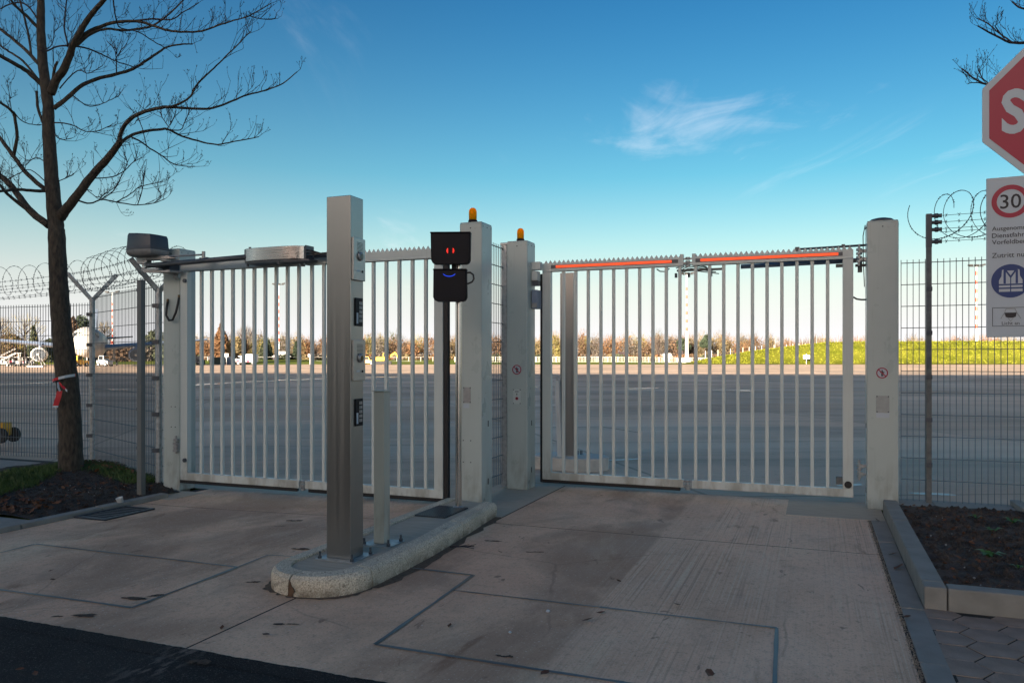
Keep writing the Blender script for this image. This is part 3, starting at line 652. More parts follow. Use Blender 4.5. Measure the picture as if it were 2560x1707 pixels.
MB().box(hw3+.01,hw3+.075,.10,.2,2.22,2.32).build('lock_bracket', M['paint'], p3, bevel=.004); MB().box(hw3-.001,hw3+.10,.12,.2,2.335,2.42).build('lock_catch', M['paint'], p3, bevel=.004)
MB().box(hw3+.012,hw3+.08,.11,.19,2.165,2.218).build('catch_cover', M['dark_metal'], p3, bevel=.004)
p4, hw4, d4 = box_post(.435,.70,7.88,8.14,2.645,'grey gate post with dark domed cap right of the right gate')
MB().lathe([(.112,0),(.110,.012),(.09,.028),(.05,.038),(.004,.042)], (0,.13,2.652), 28).build('domed_cap', M['dark_metal'], p4, smooth=True)
no_walking(p4, -.005, 1.255, .05)
plate(p4, .0, .97, .11, .155, M['dull_plate'], 'blank_plate'); screws(p4, 0, .97, .095, .14, -.004)
m2 = MB(); m2.add([(-.055,-.0045,.845),(.055,-.0045,.845),(.055,-.0045,.895),(.03,-.0045,.885),(.0,-.0045,.893),(-.035,-.0045,.888),(-.055,-.0045,.893)], [(0,1,2,3,4,5,6)]); stk = m2.build('torn_sticker', M['sign_white'], p4)
m2 = MB(); m2.cyl((-hw4+.0,.02,2.60),(-hw4-.012,.02,2.58),.006,n=6); m2.tube([(-hw4-.012,.03,2.62),(-hw4-.03,.03,2.52),(-hw4-.028,.03,2.30),(-hw4-.018,.03,2.05)], .004, 6); m2.build('thin_cable', M['cable'], p4)
for z in (.74,.14): MB().box(-hw4-.003,-hw4+.001,.09,.11,z,z+.045).build('keyhole_cover', M['black'], p4)
for z0 in (.28,2.285):
    m2 = MB()
    for i in range(4): m2.cyl((-hw4-.06,.10,z0+i*.036),(-hw4-.06,.10,z0+i*.036+.022),.026,n=14)
    m2.cyl((-hw4-.06,.10,z0-.03),(-hw4-.06,.10,z0+.17),.011,n=10); m2.box(-hw4-.06,-hw4+.005,.085,.115,z0+.015,z0+.045); m2.box(-hw4-.06,-hw4+.005,.085,.115,z0+.09,z0+.12)
    m2.build('hinge', M['galv'], p4)

ZB, ZT = .085, 2.412
def saw(x0, x1, z, y):
    n = max(1, round((x1-x0)/.05)); st = (x1-x0)/n; poly = [(x0, z-.012)]
    for i in range(n): poly += [(x0+i*st+.003, z+.004), (x0+(i+.5)*st, z+.036), (x0+(i+1)*st-.003, z+.004)]
    poly += [(x1, z-.012)]
    m2 = MB(); N = len(poly)
    for i in range(n):
        a = x0+i*st; m2.prism([(a+.002,z-.0),(a+st-.002,z-.0),(a+st/2,z+.034)], y, y+.004, 'y')
    m2.box(x0, x1, y, y+.004, z-.03, z+.001); return m2
M['paint_bar'] = material('bar_paint', (.58,.62,.59), .34, 0, .04, 2.0)
barme = MB().box(-.016,.016,-.016,.016,0,ZT-.09-ZB-.08).mesh('bar', M['paint_bar'])
def leaf(gate, x0, x1, first, last, stile, led, rubber, edge):
    """frame with one wide stile, ten bars, a toothed strip on top"""
    f = MB()
    f.box(x0, x1, -.03, .03, ZT-.09, ZT); f.box(x0, x1, -.033, .033, ZT-.09, ZT-.068)
    f.box(x0, x1, -.03, .03, ZB, ZB+.08)
    if stile < 0: f.box(x0, x0+.095, -.032, .032, ZB+.0801, ZT-.0901)
    else: f.box(x1-.092, x1, -.032, .032, ZB+.0801, ZT-.0901)
    if stile < 0: f.box(x1-.034, x1+.001, -.031, .031, ZB-.001, ZB+.081); f.box(x1-.034, x1+.001, -.031, .031, ZT-.091, ZT+.03)
    else: f.box(x0-.001, x0+.034, -.031, .031, ZB-.001, ZB+.081); f.box(x0-.001, x0+.034, -.031, .031, ZT-.091, ZT+.03)
    o = f.build('gate_leaf', M['paint'], gate, bevel=.004)
    for i in range(10):
        b = link('bar', barme, o, .004); b.location = (first+(last-first)*i/9, 0, ZB+.08)
    saw(x0+.004, x1-.004, ZT+.004, .012).build('toothed_strip', M['paint'], o)
    if led:
        l0, l1 = (x0+.155, x1-.115) if stile < 0 else (x0+.085, x1-.13)
        MB().box(x0+.10 if stile<0 else x0+.035, x1-.05 if stile<0 else x1-.092, -.0345,-.029, ZT-.058, ZT-.022).build('light_channel', M['dark_metal'], o)
        MB().box(l0, l1, -.038, -.034, ZT-.053, ZT-.027).build('light_strip', M['led_orange'], o)
    if rubber: MB().box(x0-.02 if stile<0 else x0+.03, x1-.03 if stile<0 else x1, -.022, .018, ZB-.036, ZB-.001).build('rubber_edge', M['rubber'], o, bevel=.008)
    if edge < 0: MB().box(x0-.026, x0-.001, -.03, .03, ZB-.03, ZT-.11).build('rubber_edge', M['rubber'], o, bevel=.006)
    if edge > 0: MB().box(x1+.001, x1+.052, -.025, .025, ZB-.02, ZT-.10).build('rubber_edge', M['rubber'], o, bevel=.010)
    return o
def joint_hinges(gate, xa, xb):
    for z0 in (ZB-.02, ZT-.10):
        m2 = MB(); xm = (xa+xb)/2
        for i in range(3): m2.cyl((xm,-.012,z0+i*.036),(xm,-.012,z0+i*.036+.026),.024,n=12)
        m2.box(xa-.01, xb+.01, -.02, .0, z0+.03, z0+.05); m2.box(xa-.01, xb+.01, -.02,.0, z0+.075, z0+.09); m2.build('leaf_hinge', M['cast'], gate)
SU = lambda u, t: at_t(u, 900, t)[0]
# left gate
TL = 6.55; gs = SU(456,TL)
gl = gthing('folding_gate', 'left grey bifold gate of vertical bars behind the steel pillar', 'gate', gs, TL)
q = lambda u: SU(u,TL)-gs
leaf(gl, 0, q(751.5), q(504.3), q(748.2)-.002, -1, False, True, 0)
leaf(gl, q(767), q(1110.6), q(782.4)-.01, q(1065), 1, False, True, 1); joint_hinges(gl, q(751.5), q(767))
for z in (2.22,.30): MB().cyl((.07,-.05,z),(.07,-.032,z),.022,n=12).build('adjuster', M['dark_metal'], gl)
# right gate
TR = 8.0; gs2 = SU(1358,TR)
g2 = gthing('folding_gate', 'right grey bifold gate with orange light strips on its top rail', 'gate', gs2, TR)
q2 = lambda u: SU(u,TR)-gs2
leaf(g2, 0, q2(1709), q2(1409), q2(1700.6)-.003, -1, True, True, -1)
leaf(g2, q2(1731), q2(2133), q2(1739.5)+.0, q2(2069), 1, True, False, 0); joint_hinges(g2, q2(1709), q2(1731))
xe = q2(2133)
MB().cyl((xe-.045,-.045,.205),(xe-.045,-.031,.205),.033,n=18).build('rubber_buffer', M['rubber'], g2)
MB().box(xe-.15,xe-.092,-.01,.03,.20,.27).build('adjuster', M['galv_dark'], g2)
# drive arms of the right gate, on its far side
ar = MB(); ar.tube([(q2(1850),.10,2.305),(xe+.06,.06,2.315)], .022, 10); ar.build('drive_arm', M['alu_grey'], g2)
m2 = MB(); m2.box(xe-.15,xe-.09,.035,.07,2.255,2.285); m2.box(xe+.0,xe+.12,.035,.07,2.30,2.325); m2.cyl((xe+.06,.05,2.20),(xe+.06,.05,2.33),.020,n=12); m2.box(xe+.02,xe+.11,.02,.08,2.255,2.275); m2.build('arm_bracket', M['galv_dark'], g2)
m2 = MB(); m2.tube([(q2(1995),.05,2.445),(xe+.13,.06,2.455)], .011, 8); m2.box(q2(1990)-.01,q2(1990)+.03,.03,.07,2.42,2.465); m2.box(xe-.1,xe-.07,.03,.07,2.44,2.47); m2.build('guide_rod', M['dark_metal'], g2)
MB().tube([(xe,.0,1.965),(xe+.03,.0,1.945),(xe+.07,.0,1.938),(xe+.12,.01,1.938)], .008, 6).build('cable', M['cable'], g2)
xm = (q2(1709)+q2(1731))/2
m2 = MB()
for i in range(5):
    z0 = 2.36-.018*i; m2.tube([(xm-.13+.02*i,.05,z0-.05),(xm-.05,.05,z0-.02),(xm,.06,z0),(xm+.06,.05,z0-.01),(xm+.18+.03*i,.05,z0-.05)], .005, 6)
m2.build('cable', M['cable'], g2); MB().box(xm-.12,xm+.36,.04,.08,2.276,2.296).build('drive_rail', M['galv_dark'], g2, bevel=.004)
for x in (xm-.13, xm+.0, xm+.22): MB().cyl((x,.06,2.215),(x,.06,2.26),.014,n=8).build('bolt', M['dark_metal'], g2)
MB().tube([(q2(1640),.04,2.31),(q2(1648),.04,2.285),(q2(1662),.04,2.28),(q2(1672),.04,2.31)], .006, 6).build('cable', M['cable'], g2)

# gate motor with its arms on the left post
ms, mt = -6.70, 6.40
mo = gthing('gate_motor', 'dark boxy gate motor with steel arm on top of the left post', 'gate motor', ms, mt, 2.42)
m2 = MB()
bp = [(-.20,-.055),(-.165,-.13),(.0,-.16),(.165,-.13),(.20,-.05),(.20,.09),(.12,.13),(-.12,.13),(-.20,.09)]
def loft(mb, poly, zs):
    n = len(poly); vs = []
    for sc_, zf in zs: vs += [(x*sc_, y*sc_, zf(x) if callable(zf) else zf) for x,y in poly]
    fs_ = [(k*n+i, k*n+(i+1)%n, (k+1)*n+(i+1)%n, (k+1)*n+i) for k in range(len(zs)-1) for i in range(n)]
    fs_ += [tuple(range(n-1,-1,-1)), tuple((len(zs)-1)*n+i for i in range(n))]; mb.add(vs, fs_); return mb
loft(m2, bp, [(1.03,.125),(1.03,.15),(1.0,.155),(.96,lambda x: .285-.05*(x+.2)/.4*.6),(.90,lambda x: .312-.05*(x+.2)/.4*.6)]).build('motor_cover', M['motor'], mo, bevel=.008)
loft(MB(), bp, [(.86,.06),(1.0,.085),(1.04,.124)]).build('motor_base', M['cast'], mo, bevel=.005)
m2 = MB(); m2.prism([(-.17,.0),(-.02,-.02),(.20,-.03),(.30,-.02),(.36,.02),(.36,.06),(.2,.07),(-.12,.06)], .025, .060); m2.box(-.14,.0,-.02,.05,-.01,.024); m2.box(.20,.28,-.03,.04,.0,.024); m2.build('mounting_bracket', M['cast'], mo, bevel=.004)
MB().box(.10,.30,.0,.14,-.10,-.002).build('post_clamp', M['dark_metal'], mo, bevel=.004)
m2 = MB(); m2.tube([(.25,-.01,.05),(.74,.02,.052)], .010, 8); m2.cyl((.74,.02,.02),(.74,.02,.085),.018,n=10); m2.box(.70,.80,.0,.05,.008,.022); m2.box(.765,.80,.0,.09,-.02,.02); m2.build('pull_rod', M['cast'], mo)
# big arm and stainless cover
aL = at_t(372,665,6.36); aR = at_t(640,641,6.36)
m2 = MB(); m2.tube([(aL[0]-ms,-.06,aL[1]-2.42),(aR[0]-ms,-.05,aR[1]-2.42)], .027, 14); m2.build('drive_arm', M['dark_metal'], mo, smooth=True)
m2 = MB()
for i in range(3): m2.cyl((aL[0]-ms-.04,-.06,aL[1]-2.42-.03+i*.026),(aL[0]-ms-.04,-.06,aL[1]-2.42-.03+i*.026+.018),.026,n=12)
m2.box(aL[0]-ms-.06,aL[0]-ms+.18,-.085,-.03,aL[1]-2.42-.055,aL[1]-2.42-.033); m2.build('arm_joint', M['cast'], mo)
MB().prism([(aL[0]-ms-.03,-.09),(aL[0]-ms+.30,-.05),(aL[0]-ms+.34,.1),(aL[0]-ms+.2,.12)], aL[1]-2.42-.075, aL[1]-2.42-.056).build('arm_bracket', M['cast'], mo)
cL, cR = at_t(607,640,6.34), at_t(757,640,6.34)
cv = gthing('arm_cover', 'faceted stainless steel cover box on the left gate top rail', 'cover box', cL[0], 6.42, 2.36)
L = cR[0]-cL[0]
MB().prism([(0,.10),(0,-.06),(.06,-.10),(.20,-.125),(L-.22,-.125),(L-.07,-.105),(L,-.06),(L,.10)], 0, .128).build('cover', M['steel_x'], cv, bevel=.003)
MB().prism([(.02,.10),(.02,-.07),(.2,-.11),(L-.2,-.11),(L+.05,-.05),(L+.05,.10)], -.018, -.001).build('base_plate', M['dark_metal'], cv)
for a_, b_, c_ in ((.03,-.04,-.045),(L*.62,-.09,-.045),(.04,-.02,.129)): MB().cyl((a_,b_,c_),(a_,b_,c_+.026),.013,n=8).build('bolt', M['dark_metal'], cv)
MB().box(L+.001,L+.015,-.05,.08,.0,.135).build('end_plate', M['dark_metal'], cv)
for k_ in range(3): MB().tube([(L,-.02,.09-.03*k_),(L+.08,-.05,.075-.02*k_),(L+.18,-.04,.045),(L+.30,-.01,.055),(L+.36,.06,.07)], .009, 6).build('cable', M['cable'], cv)
MB().box(L+.05,L+.36,.02,.06,.02,.05).build('link_bar', M['dark_metal'], cv)

# ================================================================== ISLAND FURNITURE
pi_ = gthing('intercom_pillar', 'tall brushed steel intercom pillar on the front of the island', 'pillar', -2.83, 4.22, .108)
MB().box(-.09,.09,0,.15,.006,2.31).build('pillar_tube', M['steel'], pi_, bevel=.005)
MB().box(-.14,.14,-.05,.20,0,.006).build('foot_plate', M['galv'], pi_)
m2 = MB()
for x, y in ((-.12,-.03),(-.12,.18),(.125,.18),(.12,-.03)): m2.cyl((x,y,.006),(x,y,.05),.007,n=8); m2.cyl((x,y,.006),(x,y,.02),.014,n=6)
m2.build('anchor_bolt', M['dark_metal'], pi_)
def intercom(z0, z1):
    o = MB().box(.0905,.108,.008,.146,z0,z1).build('intercom_panel', M['steel_panel'], pi_, bevel=.003)
    for i in range(8): MB().box(.1075,.1085,.045,.115,z1-.03-.0085*i,z1-.027-.0085*i).build('speaker_slot', M['black'], o)
    zc_ = z1-.115
    MB().tube([(.107,.08,zc_),(.117,.08,zc_),(.124,.08,zc_)], [.030,.028,.020], 20).build('call_button', M['cast'], o, smooth=True); MB().cyl((.1235,.08,zc_),(.126,.08,zc_),.016,n=16).build('button_face', M['glass'], o)
    MB().box(.1075,.1088,.04,.08,z0+.055,z0+.067).build('name_label', M['sign_white'], o); MB().cyl((.108,.11,z0+.06),(.111,.11,z0+.06),.008,n=10).build('small_lens', M['black'], o)
intercom(1.775,2.045); intercom(1.135,1.395)
def reader(z0, z1):
    o = MB().box(.0905,.099,.045,.135,z0,z1).build('card_reader', M['black'], pi_, bevel=.004)
    MB().box(.0985,.0998,.055,.075,z0+.015,z0+.085).build('white_label', M['sign_white'], o)
    for i in range(5):
        for j in range(2): MB().box(.0985,.1002,.088+j*.02,.102+j*.02,z0+.025+i*.028,z0+.045+i*.028).build('key', M['cast'], o)
reader(1.485,1.665); reader(.845,1.02)
bo = gthing('bollard', 'short cream square bollard just behind the steel pillar', 'bollard', -2.80, 4.66, .108)
M['cream'] = painted('cream_paint', (.46,.455,.39), .45)
MB().box(-.042,.042,0,.084,.006,1.05).build('bollard_tube', M['cream'], bo, bevel=.008); MB().box(-.05,.05,-.008,.092,1.05,1.058).build('cap', M['cream'], bo); MB().box(-.11,.12,-.06,.15,0,.006).build('foot_plate', M['galv'], bo)
m2 = MB()
for x, y in ((.10,-.04),(.10,.13),(-.09,-.04)): m2.cyl((x,y,.006),(x,y,.05),.008,n=8); m2.cyl((x,y,.006),(x,y,.024),.015,n=6)
m2.build('anchor_bolt', M['dark_metal'], bo)

sp_ = gthing('signal_mast', 'slim steel tube with two black signal heads beside the left gate', 'signal', -2.855, 6.06, .108, None, A*.9)
MB().cyl((0,0,.006),(0,0,2.33),.027,n=24).build('tube', M['steel_tube'], sp_, smooth=False); MB().lathe([(.05,0),(.05,.01),(.03,.02)], n=20).build('foot_collar', M['galv'], sp_)
def head(z0, z1, w0, w1, xo, mark):
    r_ = .035; poly = [(-w0/2,z1),(-w1/2,z0+r_),(-w1/2+r_*.35,z0+r_*.3),(-w1/2+r_,z0),(w1/2-r_,z0),(w1/2-r_*.35,z0+r_*.3),(w1/2,z0+r_),(w0/2,z1)]
    o = MB().prism([(x+xo,z) for x,z in poly][::-1], -.12, -.03, 'y').build('signal_head', M['signal_black'], sp_, bevel=.006)
    rim = MB(); rim.box(-w0/2-.002+xo, w0/2+.002+xo, -.135, -.028, z1-.004, z1+.008); rim.build('visor', M['signal_black'], o, bevel=.004)
    MB().prism([(x*.93+xo,z) for x,z in poly][::-1], -.1235, -.1205, 'y').build('front_screen', M['black'], o)
    MB().box(xo-.03+.03,.02,-.03,.0,z0+.04,z0+.08).build('clamp', M['dark_metal'], o)
    if mark == 'red':
        zc_ = (z0+z1)/2-.02
        for sg in (-1,1):
            pts = [(xo+sg*(.018+.014*cos(R(b))**1), zc_+.022*sin(R(b))) for b in range(-80,81,16)]
            MB().prism([(a,b) for a,b in pts] , -.1265, -.1238, 'y').build('led_mark', M['led_red'], o)
    else:
        zc_ = z1-.05; pts = [(xo-.005+.050*cos(R(b))/cos(R(25)), zc_+.030-.036*sin(R(b))) for b in range(25,156,10)]
        MB().tube([(a,-.1245,b) for a,b in pts], [.0018]+[.0032]*(len(pts)-2)+[.0018], 6).build('led_mark', M['led_blue'], o)
    return o
head(2.075,2.335,.338,.330,-.055,'red'); h2 = head(1.76,2.025,.28,.285,-.06,'blue')
MB().tube([(.075,-.09,2.0),(.11,-.09,2.005),(.135,-.09,1.985),(.14,-.09,1.95),(.125,-.09,1.925),(.09,-.09,1.91),(.075,-.09,1.912)], .008, 8).build('cable_loop', M['cable'], h2, smooth=True)
MB().box(-.052,-.012,-.06,-.045,1.95,2.10).build('clamp_strap', M['black'], sp_); 

# second pillar, bollard and island beyond the right gate
M['pale_block'] = material('pale_concrete', (.62,.58,.52), .85, 0, .12, 8, .3, 90, .2)
i2 = gobj('rear_island', MB().box(-3.2,-2.7,9.4,9.75,-.05,.05), M['joint'], 'structure')
oval = lambda cx_, cy_, rx, ry, n=24: [(cx_+rx*cos(2*pi*i/n), cy_+ry*sin(2*pi*i/n)) for i in range(n)]
m2 = MB(); ov = [(-3.40,9.30),(-2.80,9.22)]+[(-2.72+.30*cos(R(q_)), 9.52+.30*sin(R(q_))) for q_ in range(-80,91,20)]+[(-3.4,9.84)]
m2.prism(ov, -.05, .16); m2.build('island_block', M['pale_block'], i2, bevel=.02)
pb = gthing('intercom_pillar', 'steel intercom pillar beyond the right gate, seen between its bars', 'pillar', -2.93, 9.42, .16)
MB().box(-.09,.09,0,.17,0,2.31).build('pillar_tube', M['steel'], pb, bevel=.005); MB().box(-.14,.16,-.05,.22,0,.006).build('foot_plate', M['galv'], pb)
m2 = MB()
for x in (.10,.13,.15): m2.cyl((x,.16,.0),(x,.16,.06),.007,n=8)
m2.build('anchor_bolt', M['dark_metal'], pb)
bb = gthing('bollard', 'white bollard leaning by the rear steel pillar beyond the right gate', 'bollard', -3.02, 9.36, .16)
MB().bar((.02,0,0),(-.015,0,.95),.055,.055).build('bollard_tube', M['white'], bb); MB().cyl((-.015,0,.95),(-.016,0,1.0),.012,n=8).build('cap', M['cast'], bb)
m2 = MB(); m2.cyl((-.12,-.05,.0),(-.12,-.05,.03),.02,n=8); m2.build('anchor_bolt', M['dark_metal'], bb)

# ================================================================== FENCES
def mesh_panel(label, P0, P1, zb, zt, mat, skip0=0.0, rows=None, group='steel mesh fence panels', wr=.0028):
    """double-bar mesh panel from P0 to P1 (world x, y)"""
    P0, P1 = Vector(P0), Vector(P1); L = (P1-P0).length; d = (P1-P0)/L
    o = thing('mesh_fence_panel', label, 'fence', (P0.x,P0.y,0), math.atan2(d.y,d.x), group)
    m2 = MB(); n = int(L/.05)
    for i in range(n+1):
        x = skip0+i*.05
        if x > L: break
        m2.box(x-wr, x+wr, -wr, wr, zb-.02, zt+.03)
    stuff(m2.build('vertical_wires', mat, o))
    hm_ = MB().box(0,L,-wr*2.2,-wr*.9,-wr*1.15,wr*1.15); hm_.box(0,L,wr*.9,wr*2.2,-wr*1.15,wr*1.15); hme = hm_.mesh('horizontal_wire', mat)
    z = zt
    while z > zb-.01:
        q_ = link('horizontal_wire', hme, o); q_.location = (0,0,z); z -= .2
    return o
def pw(s, t): v = W(s,t); return (v.x, v.y)
CORNER = Vector((-5.57,10.35)); FP2 = Vector((-3.93,8.68))
lf = Vector(pw(-8.95-3.2,7.62+.0)) 
mesh_panel('mesh fence panel behind the bare tree, at the far left', (CORNER.x-3.0*.943,CORNER.y+3.0*.333), (CORNER.x-.05,CORNER.y+.02), .06, 2.10, M['wire_left'], .02)
mesh_panel('mesh fence panel between the two Y-topped posts at left', (CORNER.x+.03,CORNER.y-.03), FP2, .05, 2.19, M['wire_left'], .03)
mesh_panel('narrow mesh strip between left fence post and left gate post', (FP2.x,FP2.y), pw(-6.62,6.80), .05, 2.19, M['wire_left'], .02)
mesh_panel('mesh strip closing the gap between the two middle posts', pw(-3.115,6.84), pw(-3.125,7.74), .08, 2.56, M['wire'], .03)
RF0, RF1 = pw(.735,8.06), pw(4.6,8.06)
mesh_panel('wide mesh fence panel right of the right gate post', RF0, RF1, .06, 2.27, M['wire'], .0)

def y_post(label, P, h, adir, rz):
    o = thing('fence_post', label, 'fence post', (P[0],P[1],0), rz, 'galvanised fence posts')
    MB().cyl((0,0,-.1),(0,0,h),.036,n=16).build('post_tube', M['galv'], o, smooth=False)
    a = Vector((adir[0],adir[1],0))
    for k in (-1,1): 
        ar_ = MB().bar((0,0,h-.04),(a.x*.29*k, a.y*.29*k, h+.31),.05,.05).build('arm', M['galv'], o, bevel=.004)
    for z in [.35+.4*i for i in range(5)]: MB().box(-.05,.02,-.055,-.03,z,z+.045).build('panel_clamp', M['dark_metal'], o)
    return o
y_post('galvanised Y-topped fence post just right of the bare tree', CORNER, 2.2, (.93,.37), 0)
y_post('galvanised Y-topped fence post beside the left gate post', FP2, 2.17, (.80,.60), 0)
dp = gthing('square_post', 'plain grey square post standing before the left gate post', 'fence post', -6.44-.06, 6.12, -.05)
MB().box(-.03,.03,-.03,.03,0,2.24).build('post_tube', M['dark_post'], dp, bevel=.004); MB().box(-.032,.032,-.032,.032,2.24,2.246).build('cap', M['dark_metal'], dp)
for z in (2.13,1.2,.9,.5): MB().box(-.045,-.03,-.02,.02,z,z+.03).build('panel_clamp', M['dark_metal'], dp)
s_, z_ = at_t(2322,900,8.02)
fp = gthing('fence_post', 'dark slim fence post with insulators carrying barbed wire at right', 'fence post', s_, 8.02, 0)
MB().box(-.022,.022,-.022,.022,0,2.70).build('post_tube', M['galv_dark'], fp, bevel=.003); MB().box(-.024,.024,-.024,.024,2.40,2.705).build('extension', M['dark_metal'], fp, bevel=.003)
for z in (.42,.83,1.22,1.62,2.02): MB().box(-.026,.026,-.034,-.0225,z-.02,z+.02).build('panel_clamp', M['dark_metal'], fp, bevel=.003)
WZ = (2.685,2.625,2.565,2.535,2.45)
for z in (2.685,2.625,2.56,2.45):
    m2 = MB(); m2.tube([(.02,0,z),(.045,0,z),(.05,0,z),(.075,0,z),(.08,0,z),(.105,0,z)], [.016,.016,.023,.023,.016,.019], 10); m2.build('insulator', M['dark_metal'], fp)

def barb_wire(label, P, Q, sag=.02, group='straight barbed wires along the fence tops', mat=None, r=.0022):
    P, Q = Vector(P), Vector(Q); L = (Q-P).length; n = max(3,int(L/.25)); pts = []
    for i in range(n+1): f = i/n; p = P.lerp(Q, f); p.z -= sag*4*f*(1-f); pts.append(p)
    o = thing('barbed_wire', label, 'barbed wire', P, 0, group); pts = [p-P for p in pts]
    MB().tube(pts, r, 4).build('strand', mat or M['wire_left'], o)
    m2 = MB(); k = int(L/.10)
    for i in range(k):
        f = (i+.5)/k; j = min(n-1,int(f*n)); p = pts[j].lerp(pts[j+1], f*n-j)
        for s2 in (-1,1): m2.bar(p+Vector((rr(-.004,.004),-.012*s2,-.014)), p+Vector((rr(-.006,.006),.012*s2,.014)), .003,.003)
    stuff(m2.build('barbs', mat or M['wire_left'], o)); return o
def coil(label, P, Q, r, pitch, ph=0.0, mat=None, wr=.0026, barb=.019, sq=1.0, lean=.45):
    P, Q = Vector(P), Vector(Q); L = (Q-P).length; d = (Q-P)/L; sd_ = d.cross(Vector((0,0,1))).normalized(); up = Vector((0,0,1))
    o = thing('razor_wire_coil', label, 'razor wire', P, 0, 'razor wire coils on the fence tops')
    turns = L/pitch; n = int(turns*36); pts = []
    for i in range(n+1):
        f = i/n; a = ph + 2*pi*turns*f; wob = 1+.10*noise.noise(Vector((f*turns*.9, r*9, 1))); adv = f*L + lean*r*cos(a)
        pts.append(d*adv + (sd_*cos(a)*sq + up*sin(a))*r*wob)
    m2 = MB(); m2.tube(pts, wr, 4); m2.build('wire', mat or M['wire_left'], o)
    b = MB(); acc = 0
    for i in range(1, n):
        acc += (pts[i]-pts[i-1]).length
        if acc > .048:
            acc = 0; t_ = (pts[i+1]-pts[i-1]).normalized(); nn = t_.cross(Vector((rr(-1,1),rr(-1,1),rr(-1,1)))).normalized(); p = pts[i]
            b.add([p-t_*barb*.9-nn*barb*.55, p-t_*barb*.2, p+t_*barb*.9-nn*barb*.55, p+t_*barb*.9+nn*barb*.55, p+t_*barb*.2, p-t_*barb*.9+nn*barb*.55], [(0,1,4,5),(1,2,3,4)])
    stuff(b.build('barbs', mat or M['wire_left'], o)); return o
A1 = Vector((CORNER.x-2.9*.943, CORNER.y+2.9*.333, 2.44)); A2 = Vector((CORNER.x, CORNER.y, 2.50)); A3 = Vector((FP2.x, FP2.y, 2.52))
coil('razor wire coil above the fence at the far left, behind the tree', A1, A2, .20, .29, .4)
coil('dense razor wire coil between the two Y-topped posts', A2, A3, .225, .27, 1.2)
coil('razor wire coil end behind the gate motor', A3, Vector((*pw(-6.75,7.0),2.47)), .17, .25, 2.0)
al = Vector((.93*.27,.37*.27,0)); al2 = Vector((.80*.27,.60*.27,0))
names = ['lowest','middle','top']
for k, (f, nm) in enumerate(((.35,'lower'),(.68,'middle'),(1.0,'upper'))):
    for sg, side in ((-1,'street side'),(1,'apron side')):
        z = 2.2+.30*f
        barb_wire('%s %s barbed wire between the two Y-topped posts' % (nm, side), CORNER.to_3d()+al*sg*f+Vector((0,0,z)), FP2.to_3d()+al2*sg*f+Vector((0,0,z-.03)))
        barb_wire('%s %s barbed wire behind the bare tree' % (nm, side), A1*Vector((1,1,0))+al*sg*f*.8+Vector((0,0,z-.10)), CORNER.to_3d()+al*sg*f+Vector((0,0,z)))
sR = s_+.09
for z, nm in zip(WZ, ('topmost','second highest','third','fourth','lowest')): barb_wire('%s barbed wire strand running right from the insulators' % nm, W(sR,8.02,z), W(4.6,8.02,z+.05), .0, mat=M['wire'])
coil('loose open razor wire loops on the right fence', W(s_-.02,8.06,2.69), W(4.6,8.06,2.72), .21, .30, 2.4, M['wire'], .0036, .021, 1.0, .75)
coil('second thinner razor wire loops on the right fence', W(s_+.06,8.05,2.68), W(4.6,8.05,2.70), .20, .30, .2, M['wire'], .0032, .019, 1.0, .6)

# ================================================================== SIGNS
sg = thing('traffic_sign', 'red octagonal stop sign above a white rules board at right edge', 'sign', W(1.545,6.33,0), R(-25))
MB().cyl((0,.04,0),(0,.04,3.62),.038,n=16).build('pole', M['galv'], sg)
def octa(k): 
    r_ = .45*k/cos(R(22.5)); return [(r_*cos(R(22.5+45*i)), 3.105+r_*sin(R(22.5+45*i))) for i in range(8)]
def rocta(k, rad):
    pts = octa(k); o_ = []
    for i in range(8):
        p = Vector(pts[i]); a = Vector(pts[i-1]); b = Vector(pts[(i+1)%8])
        for q_ in (p+(a-p).normalized()*rad, p*.8+(p+(a-p).normalized()*rad)*.1+(p+(b-p).normalized()*rad)*.1, p+(b-p).normalized()*rad): o_.append(tuple(q_))
    return o_
st_ = MB().prism(rocta(1.0,.02), -.004, .006, 'y').build('stop_plate', M['sign_white'], sg)
MB().prism(octa(.905), -.0062, -.0042, 'y').build('red_field', M['red'], st_)
for ch_, lx, lw in (('S',-.334,.150),('T',-.162,.140),('O',.0,.155),('P',.178,.150)): link('letter', text_mesh(ch_, M['sign_white'], 'letter', lx, 3.105-.155, lw, .315, .030, -.0082), st_)
X0, ZT_ = -.425, 2.655
bd = MB().box(X0, .425, -.004, .006, 1.535, ZT_).build('rules_board', M['sign_white'], sg, bevel=.003)
cxx = X0+.146
ring(MB(), (cxx, ZT_-.172), .083, .115, -.0062).build('red_ring', M['red'], bd)
link('number', text_mesh('30', M['ink'], 'number', cxx, ZT_-.172-.05, .125, .10, .006, -.0062, True), bd)
for i, (tx, dz, wd) in enumerate((('Ausgenommen',.372,.255),('Dienstfahrzeuge',.422,.30),('Vorfeldbereich',.468,.275),('Zutritt nur',.562,.215))):
    link('text_line', text_mesh(tx, M['ink'], 'text_line', X0+.034, ZT_-dz, wd, None, .002, -.0062), bd).scale = (1,1,1)
disc(MB(), (cxx, ZT_-.728), .117, -.0062).build('blue_disc', M['blue'], bd)
vz = ZT_-.728; v_ = MB()
for sx in (-1,1):
    v_.add([(cxx+sx*a,-.0080,vz+b) for a,b in ((.003,-.075),(.070,-.075),(.070,.005),(.055,.035),(.052,.078),(.040,.080),(.003,.022))], [tuple(range(7)) if sx > 0 else tuple(range(6,-1,-1))])
v_.add([(cxx+a,-.0079,vz+b) for a,b in ((-.022,.072),(0,.038),(.022,.072))], [(0,1,2)])
v_.build('vest_symbol', M['sign_white'], bd)
b_ = MB()
